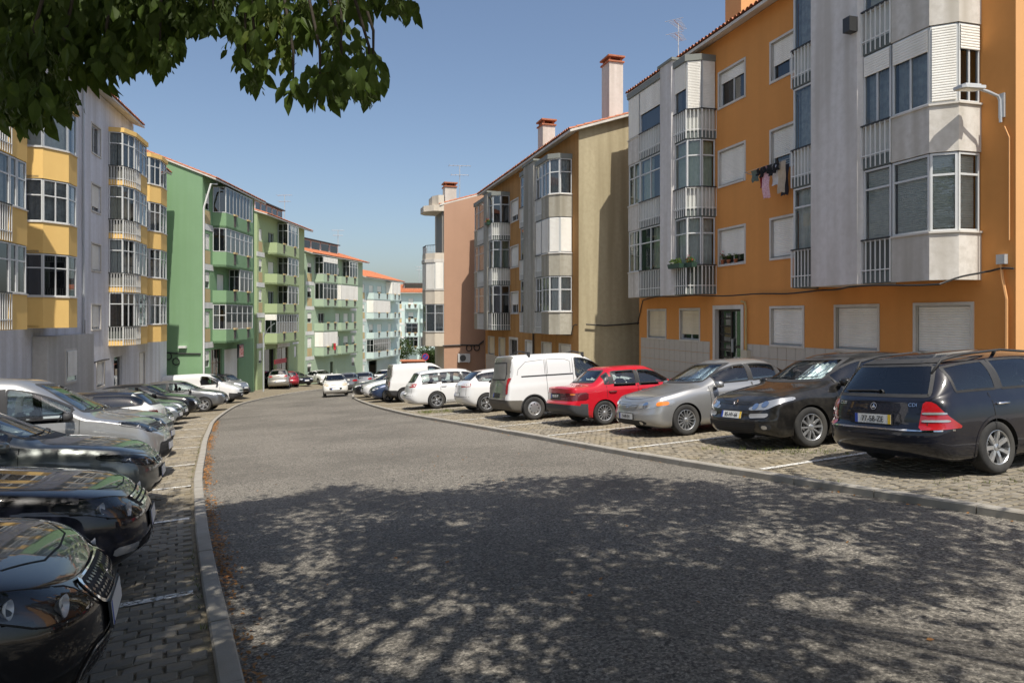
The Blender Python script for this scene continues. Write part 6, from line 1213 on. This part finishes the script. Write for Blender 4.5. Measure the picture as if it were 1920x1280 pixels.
fronthatch(SMART, 'tiny silver and black two seater by the roller door', SILV, (-18.55, 47.6), -8, 1, hl=HLp(.4, .75, .68, .85), gr=GRp(.25, .3, .5, .58), low=GRp(.4, .35, .3, .4), dl=(.85, 2.2, [1.75]), ws=(1.06, 1.44, .62, .54), rw=None, group=FG, roofm=plain('black_roof_paint', (.012, .012, .014), .25, 0, .5, 1), style='five', inner=False)
rearhatch(stretch(WAGON, 4.62, 1.73, W=1.81, tr=.32), 'champagne silver people carrier seen from behind, before the light green block', paint('champagne_paint', (.36, .34, .30), .6, .35, .2), (-20.3, 59.3), 105, [(TL(.45, .86, .98, 1.14), M_RED, 'tail_light')], (1.2, 1.57, .68, .58), 1, 'tail', 'cover', '', None, FG, (1.7, 4.05, [2.5, 3.4]), None, ws=(1.2, 1.6, .66, .56), gate=.7)
rearhatch(stretch(WAGON, 4.5, 1.5), 'dark red estate car beyond the champagne people carrier', paint('dark_red_paint', (.28, .01, .02), .2, .35, .1), (-20.6, 63.4), 112, [(TL(.45, .86, .84, .99), M_REDD, 'tail_light')], (1.03, 1.37, .62, .53), 1, 'tail', 'cover', '', None, FG, (1.7, 4.0, [2.5, 3.4]))
FH = dict(group=FG, lod=1, hl=HLp(.42, .8, .6, .72), low=GRp(.5, .45, .3, .42))
fronthatch(stretch(HATCH, 4.05, 1.43, W=1.69, Rf=.3, pf=3.6), 'black older hatchback facing the road below the mint green block', BLACK, (-19.9, 66.3), -40, gr=GRp(.3, .34, .6, .68), **FH)
fronthatch(stretch(HATCH, 4.2, 1.46), 'white hatchback behind the black older hatchback', WHITE, (-18.8, 70.5), -50, gr=GRp(.3, .34, .6, .68), **FH)
C1 = stretch(HATCH, 3.44, 1.47, W=1.63, tr=.285, nose=[(0, .08), (.3, 0), (.6, .03), (1, .16)], Rf=.45)
fronthatch(C1, 'white city car facing the camera in the middle of the road', CREAMW, (-11.6, 45.0), -74, 1, hl=[(0, .42, .66), (0, .46, .8), (0, .62, .86), (0, .74, .82), (0, .72, .68), (0, .58, .63)], gr=GRp(.38, .42, .4, .56), low=None, plate='', pz=.47, rim=CREAMW, mat=plain('amber_grey_lens', (.5, .42, .3), .15, .2, .5, 1), group=FG, dl=(1.2, 3.1, [2.1]), ws=(1.02, 1.38, .62, .52), rw=(1.06, 1.34, .5, .45))
rearhatch(stretch(HATCH, 4.1, 1.5), 'grey car parked just behind the white city car', GREYP, (-12.4, 51), 98, [(TL(.5, .86, .80, .94), M_RED, 'tail_light')], (1.05, 1.36, .62, .52), 1, 'tail', 'y', '', None, FG)
rearhatch(stretch(HATCH, 4.0, 1.46), 'silver hatchback with red tail lights, second behind the white city car', SILV, (-12.3, 56), 95, [(TL(.5, .86, .80, .94), M_RED, 'tail_light')], (1.05, 1.36, .62, .52), 1, 'tail', 'y', '', None, FG)
rearhatch(stretch(SUV, 4.2, 1.55), 'white hatchback with dark rear glass, third behind the white city car', WHITE, (-12.0, 62), 70, [(TL(.5, .86, .84, .98), M_RED, 'tail_light')], (1.12, 1.44, .62, .52), 1, 'tail', 'y', '', None, FG)
# ------------------------------------------------------------ the tree over the camera
def leafshape(mb, p, ax, nr, L, w_):
    """pointed leaflet, folded along the midrib; ax: stalk to tip, nr: normal"""
    sd = ax.cross(nr).normalized(); up = nr; P = [p, p+ax*L*.3+sd*w_*.5+up*w_*.12, p+ax*L*.62+sd*w_*.42+up*w_*.1, p+ax*L-up*L*.06, p+ax*L*.62-sd*w_*.42+up*w_*.1, p+ax*L*.3-sd*w_*.5+up*w_*.12, p+ax*L*.32, p+ax*L*.64]
    mb.add([tuple(q) for q in P], [(0, 1, 6), (0, 6, 5), (1, 2, 7, 6), (5, 6, 7, 4), (2, 3, 7), (4, 7, 3)])
M_TLEAF = leafmat('ash_leaf', (.085, .135, .022), .5); M_SEED = leafmat('green_seed_key', (.13, .17, .05), .35); M_BARK = stucco('bark', (.07, .058, .047), .6, bs=30, bstr=.9)
tb = (-1.4, -2.4); tree = empty('street_tree', (tb[0], tb[1], gz(*tb)), 0, 'leafy street tree whose branches hang into the top left', 'tree'); TB = Vector((tb[0], tb[1], gz(*tb)))
rt = random.Random(21)
def limb(pts, r0, r1, name='limb'):
    n = len(pts); mb = MB(); mb.tube([Vector(p)-TB for p in pts], [r0+(r1-r0)*i/(n-1) for i in range(n)], 8); return mb.build(name, M_BARK, tree, smooth=True)
limb([TB-Vector((0, 0, .2)), TB+Vector((.02, .03, .8)), TB+Vector((.0, .08, 1.8)), TB+Vector((.08, .15, 2.9))], .2, .14, 'trunk')
fork = TB+Vector((.08, .15, 2.85)); ends = []
for (x, y, z) in ((-3.4, 1.2, 4.6), (-1.4, 3.0, 4.9), (1.2, 3.4, 5.6), (2.6, 1.2, 6.2), (-.4, -.6, 7.2), (-3.6, 3.4, 5.8), (2.4, 4.6, 6.6), (.2, 5.2, 6.6)):
    e = Vector((x, y, z)); m = fork.lerp(e, .5)+Vector((rt.uniform(-.3, .3), rt.uniform(-.3, .3), .5)); limb([fork, fork.lerp(m, .5)+Vector((0, 0, .15)), m, m.lerp(e, .6), e], .085, .02); ends.append((m, e))
# hanging branches seen in the picture: clumps of drooping leaves
def ray(px, py, Y): return Vector(((px-960)/F*Y, Y, EYE-(py-HZ)/F*Y))
CL = [(50, 40, 110, 90, 3.3), (60, 130, 90, 80, 3.1), (45, 200, 60, 48, 3.0), (110, 190, 34, 30, 3.1), (170, 70, 110, 70, 3.4), (200, 120, 50, 42, 3.2), (270, 60, 80, 70, 3.5), (300, 105, 34, 36, 3.3), (120, 0, 260, 60, 3.6), (330, 20, 70, 40, 3.6), (400, 40, 60, 38, 3.5), (470, 25, 80, 48, 3.5), (460, 95, 36, 44, 3.3), (478, 140, 26, 34, 3.3), (520, 80, 44, 52, 3.4), (560, 45, 60, 50, 3.5), (610, 30, 70, 44, 3.5), (640, 95, 44, 36, 3.3), (600, 165, 50, 34, 3.2), (640, 160, 54, 36, 3.2), (692, 160, 22, 46, 3.2), (550, 170, 18, 20, 3.2), (700, 18, 80, 26, 3.5), (765, 28, 22, 22, 3.5), (700, 130, 14, 22, 3.2)]
seen = MB(); keys = MB(); singles = []
for (cx, cy, rx, ry, Y) in CL:
    area = rx*ry*3.14; n = int(area/(68 if cx < 345 else 100)); c3 = ray(cx, cy, Y)
    att = min(ends, key=lambda e: (e[1]-c3).length)[1]
    if rx < 70: limb([att, att.lerp(c3, .45)+Vector((0, 0, .35)), c3+Vector((0, 0, .18)), c3-Vector((0, 0, .02))], .013, .004, 'twig')
    for i in range(n):
        a = rt.uniform(0, 6.283); q = math.sqrt(rt.random())*rt.uniform(.75, 1.18); y = Y+rt.gauss(0, .16); p = ray(cx+rx*q*math.cos(a), cy+ry*q*math.sin(a)-14, y)
        ax = Vector((rt.gauss(0, .42), rt.gauss(0, .42), -1)).normalized(); nr = Vector((rt.gauss(0, .6), -1+rt.gauss(0, .5), rt.gauss(.1, .4))); nr = (nr-ax*nr.dot(ax)).normalized(); L = rt.uniform(.05, .112)
        singles.append((p, ax, nr, L, q))
    if rx < 100:
        for _ in range(int(area/1500)):
            a = rt.uniform(0, 6.283); q = math.sqrt(rt.random())*.75; b = ray(cx+rx*q*math.cos(a), cy+ry*q*math.sin(a)-22, Y-.14+rt.gauss(0, .1))
            for i in range(16):
                p = b+Vector((rt.gauss(0, .02), rt.gauss(0, .02), -i*.0045)); ax = Vector((rt.gauss(0, .5), rt.gauss(0, .5), -.8)).normalized(); nr = ax.orthogonal().normalized(); leafshape(keys, p-TB, ax, nr, .03, .011)
singles.sort(key=lambda t: -t[4]*t[3]+t[0].y*.02)
proto = MB(); leafshape(proto, Vector((0, 0, 0)), Vector((0, 0, -1)), Vector((0, -1, 0)), 1.0, .48); lme = bpy.data.meshes.new('leaf'); lme.from_pydata(proto.v, [], proto.f); lme.materials.append(M_TLEAF)
crownv = MB()
for i, (p, ax, nr, L, q) in enumerate(singles):
    if i >= 300: leafshape(crownv, p-TB, ax, nr, L, L*.48)
# the crown overhead (casts the dappled shade); kept clear of what the photograph shows as open sky
def infr(p):
    if p.y < .3: return False
    px = 960+p.x/p.y*F; py = HZ-(p.z-EYE)/p.y*F; return -60 < px < 1985 and py > -45
cl2 = []
def shade_ok(p):
    """where the crown's shade falls on the road"""
    t = (p.z-gz(p.x, p.y))/math.tan(SUN_EL); gx, gy = p.x+TRAV.x*t, p.y+TRAV.y*t; return gx, gy
tries = 0
while len(cl2) < 640 and tries < 60000:
    tries += 1; p = Vector((rt.uniform(-7.5, 5.6), rt.uniform(-5, 7.2), rt.uniform(3.6, 8.2)))
    if infr(p) or infr(p-Vector((0, 0, .3))) or infr(p+Vector((0, .3, -.2))): continue
    gx, gy = shade_ok(p); lim = 9.3+.35*math.sin(gx*2.1)+.3*math.sin(gx*5.3+1)-.16*max(0, gx-.5)**1.55
    if gy > lim or gx < -7 or gx > 5.4: continue
    if gy < 4.6 and gx > 1.3+.5*(gy-3) and rt.random() < .9: continue
    if gx > 2.4 and gy < 6.4 and rt.random() < .35: continue
    if any(math.hypot((gx-hx)/1.5, gy-hy) < hr and rt.random() < .8 for hx, hy, hr in ((-1.1, 4.6, .5), (-1.9, 5.2, .42), (-.5, 4.0, .38), (.7, 5.6, .35), (1.5, 6.6, .4), (2.6, 5.4, .5), (-2.2, 7.2, .35), (.2, 4.9, .3))): continue
    if ((p.x+1.2)/6.8)**2+((p.y-1.2)/6.6)**2+((p.z-5.4)/3.4)**2 > 1.15: continue
    tt = (p.z-3.0)/math.tan(SUN_EL)
    if -3.2 < p.x+TRAV.x*tt < -.2 and 2.6 < p.y+TRAV.y*tt < 4.2 and rt.random() < .55: continue
    cl2.append(p)
for _ in range(420):  # extra leaf clusters, unseen behind the camera, added to block sky light
    p = Vector((rt.uniform(-9, 8.5), rt.uniform(-8.5, 1.5), rt.uniform(4.2, 9.5)))
    if ((p.x+.6)/9)**2+((p.y+1.8)/7)**2+((p.z-6)/3.8)**2 < 1.1 and not infr(p) and not infr(p+Vector((0, .4, -.3))) and shade_ok(p)[1] < 2.6: cl2.append(p)
for p in cl2:
    n = rt.randint(95, 150); sx, sy, sz = rt.uniform(.25, .55), rt.uniform(.25, .55), rt.uniform(.14, .26)
    for _ in range(n):
        q = p+Vector((rt.gauss(0, sx*.6), rt.gauss(0, sy*.6), rt.gauss(0, sz*.7)))
        if infr(q): continue
        a = Vector((rt.gauss(0, 1), rt.gauss(0, 1), rt.gauss(-.3, .5))).normalized(); b = a.cross(Vector((rt.gauss(0, .6), rt.gauss(0, .6), 1))).normalized(); L = rt.uniform(.055, .095); q = q-TB
        crownv.add([tuple(q-a*L), tuple(q+b*L*.5), tuple(q+a*L), tuple(q-b*L*.5)], [(0, 1, 2, 3)])
twg = MB()
for k, p in enumerate(cl2):
    if k % 2: continue
    m, e = min(ends, key=lambda t: (t[1]-p).length); b = e if (e-p).length < (m-p).length else m; q = b.lerp(p, .5)+Vector((0, 0, .25)); twg.tube([b-TB, q-TB, p-TB, p-TB-Vector((0, 0, .12))], [.02, .012, .006, .003], 4, cap=False)
tag(twg.build('twigs', M_BARK, tree), kind='stuff')
crown = tag(crownv.build('crown', M_TLEAF, tree), kind='stuff'); tag(keys.build('seed_clusters', M_SEED, tree), kind='stuff')
for i, (p, ax, nr, L, q) in enumerate(singles[:300]):
    o = link('leaf', lme, crown); sd = ax.cross(nr); R = Matrix((-sd, -nr, -ax)).transposed(); o.matrix_local = Matrix.Translation(p-TB) @ R.to_4x4() @ Matrix.Scale(L, 4)
# ------------------------------------------------------------ litter, weeds, far trees and street furniture
rs = random.Random(5)
lit = MB(); P = resample(KL, .02)
M_LIT = leafmat('fallen_leaf', (.30, .15, .05), .2)
def fallen(mb, x, y, z, s):
    a = rs.uniform(0, 6.28); ax = Vector((math.cos(a), math.sin(a), rs.uniform(-.2, .35))).normalized(); nr = Vector((rs.gauss(0, .35), rs.gauss(0, .35), 1)); nr = (nr-ax*nr.dot(ax)).normalized(); leafshape(mb, Vector((x, y, z)), ax, nr, s, s*.5)
for i, p in enumerate(P):
    if p.y < 2.5 or p.y > 27: continue
    d = (P[min(i+1, len(P)-1)]-p); d.normalize() if d.length else None; nrm = Vector((d.y, -d.x)); k = .5+.5*math.sin(p.y*1.7)*math.sin(p.y*.63+1)
    for _ in range(3):
        if rs.random() < .12+.75*k:
            o = abs(rs.gauss(0, .075))+.015; x, y = p.x+nrm.x*o, p.y+nrm.y*o; fallen(lit, x, y, gz(x, y)+.006+rs.random()*.02*(o < .09), rs.uniform(.03, .055))
for i, p in enumerate(resample(KR, .05)):
    if p.y < 5 or p.y > 24 or rs.random() > .35*(.4+.6*math.sin(p.y*1.3)**2): continue
    o = -abs(rs.gauss(0, .06))-.01; x, y = p.x+.9*o, p.y+.3*o; fallen(lit, x, y, gz(x, y)+.008, rs.uniform(.025, .05))
for _ in range(60): x, y = rs.uniform(-5, 4), rs.uniform(3, 14); fallen(lit, x, y, gz(x, y)+.006, rs.uniform(.03, .05))
tag(lit.build('fallen_leaves', M_LIT), 'orange fallen leaves gathered along the kerbs', 'leaves', kind='stuff')
wd = MB(); M_GRASS = leafmat('weed_grass', (.16, .19, .05), .3)
def tuft(x, y, n, h, sp):
    for _ in range(n):
        a = rs.uniform(0, 6.28); q = abs(rs.gauss(0, sp)); bx, by = x+q*math.cos(a), y+q*math.sin(a); z = gz(bx, by)+PK-.01; hh = h*rs.uniform(.4, 1); l = Vector((rs.gauss(0, .35), rs.gauss(0, .35), 1)); w_ = rs.uniform(.003, .006); t = rs.uniform(0, 3.14); c, s_ = math.cos(t)*w_, math.sin(t)*w_
        wd.add([(bx-c, by-s_, z), (bx+c, by+s_, z), (bx+l.x*hh+c*.4, by+l.y*hh+s_*.4, z+hh*.75), (bx+l.x*hh*1.3, by+l.y*hh*1.3, z+hh)], [(0, 1, 2, 3)])
for _ in range(70):
    t = rs.random(); tuft(3.4+1.6*t+rs.gauss(0, .15), 11.3-1.0*t+rs.gauss(0, .22), 7, .075, .05)
for _ in range(50): tuft(-2.6+rs.gauss(0, .4), 24.2+rs.gauss(0, .35), 12, .14, .09)
for _ in range(26): tuft(4.6+rs.uniform(0, 1.6), 7.7+rs.gauss(0, .3), 6, .05, .05)
for i, p in enumerate(resample(offs(KR, .2), .3)):
    if 5 < p.y < 30 and rs.random() < .35: tuft(p.x, p.y, 6, .06, .05)
for i, p in enumerate(resample(offs(KL, -.17), .25)):
    if 3 < p.y < 20 and rs.random() < .4: tuft(p.x, p.y, 6, .045, .04)
tag(wd.build('weeds', M_GRASS), 'dry grass and weeds between the parking setts', 'weeds', kind='stuff')
# far trees at the end of the street
def far_tree(px, py, Y, r, h, label):
    c = Vector(((px-960)/F*Y, Y, EYE-(py-HZ)/F*Y)); g = gz(c.x, c.y); rt_ = empty('street_tree', (c.x, c.y, g), 0, label, 'tree', 'trees at the end of the street'); hh = c.z-g
    mb = MB(); mb.tube([(0, 0, -.3), (.05, 0, hh*.5), (0, .05, hh*.95)], [.16, .12, .06], 7)
    for k in range(5): a = k*1.26; mb.tube([(0, 0, hh*.55), (r*.4*math.cos(a), r*.4*math.sin(a), hh*.85), (r*.7*math.cos(a), r*.7*math.sin(a), hh*1.05)], [.07, .05, .02], 5)
    mb.build('trunk', M_BARK, rt_, smooth=True); mb = MB()
    for _ in range(34):
        d = Vector((rs.gauss(0, 1), rs.gauss(0, 1), rs.gauss(0, .8))); d.normalize(); q = d*rs.uniform(.4, 1); leafclump(mb, (q.x*r, q.y*r, hh+q.z*h), (r*.34, r*.34, h*.3), 110, rs, .16)
    tag(mb.build('crown', leafmat('far_leaf', (.05, .085, .02)), rt_), kind='stuff')
far_tree(745, 655, 112, 3.4, 2.6, 'round tree left of the kiosk at the end of the street'); far_tree(818, 662, 105, 2.6, 2.0, 'tree half hidden behind the pink brown block')
# kiosk, low walls, sign
kz = gz(-14.5, 100); k = empty('kiosk', (-14.5, 100, kz), .1, 'small brick red kiosk with pale front at the end of the street', 'kiosk')
mb = MB(); mb.box(-1.7, 1.7, 0, 2.5, 0, 2.5); mb.build('wall', stucco('brick_red_render', (.30, .12, .08), .4), k); MB().box(-1.9, 1.9, -.3, 2.8, 2.5, 2.62).build('roof', M_TILE, k); mb = MB(); mb.box(-.9, .3, -.04, 0, .4, 2.3); mb.build('front', M_WHB, k); MB().box(-1.6, -1.05, -.03, 0, 1.0, 2.1).build('window', M_GLD and plain('dark_pane', (.05, .06, .07), .1), k)
lw = tag(MB().box(-4, 6, 0, .3, 0, 2.2).build('garden_wall', M_CREAM), 'low cream garden wall beside the kiosk', 'wall'); lw.location = (-19.0, 103.5, gz(-18, 103)); lw.rotation_euler = (0, 0, .15)
sg = empty('traffic_sign', (-7.35, 58.0, gz(-7.35, 58)), 0, 'round blue and red no parking sign beyond the pink brown block', 'traffic sign'); mb = MB(); mb.tube([(0, 0, -.1), (0, 0, 2.6)], .03, 8); mb.build('post', M_FRG, sg)
mb = MB(); mb.lathe([(.001, -.05), (.3, -.05), (.3, -.04)], 28, 'y', c=(0, 0, 2.5)); mb.lathe([(.24, -.056), (.001, -.056)], 28, 'y', 1, c=(0, 0, 2.5)); mb.add([(-.2, -.06, 2.33), (-.16, -.06, 2.29), (.2, -.06, 2.67), (.16, -.06, 2.71)], [(0, 1, 2, 3)]); mb.build('sign_plate', [plain('sign_red', (.45, .02, .03), .5), plain('sign_blue', (.03, .06, .3), .5)], sg)
pl = empty('utility_pole', (-20.1, 55.2, gz(-20.1, 55.2)), 0, 'slim grey pole between the two green blocks', 'pole'); mb = MB(); mb.tube([(0, 0, -.1), (0, 0, 4.8)], [.07, .05], 8); mb.build('shaft', M_FRG, pl); mb = MB(); mb.tube([(0, 0, 4.4), (.5, -.3, 5.1), (1.1, -.6, 5.5)], .03, 6); mb.build('arm', M_FRG, pl)
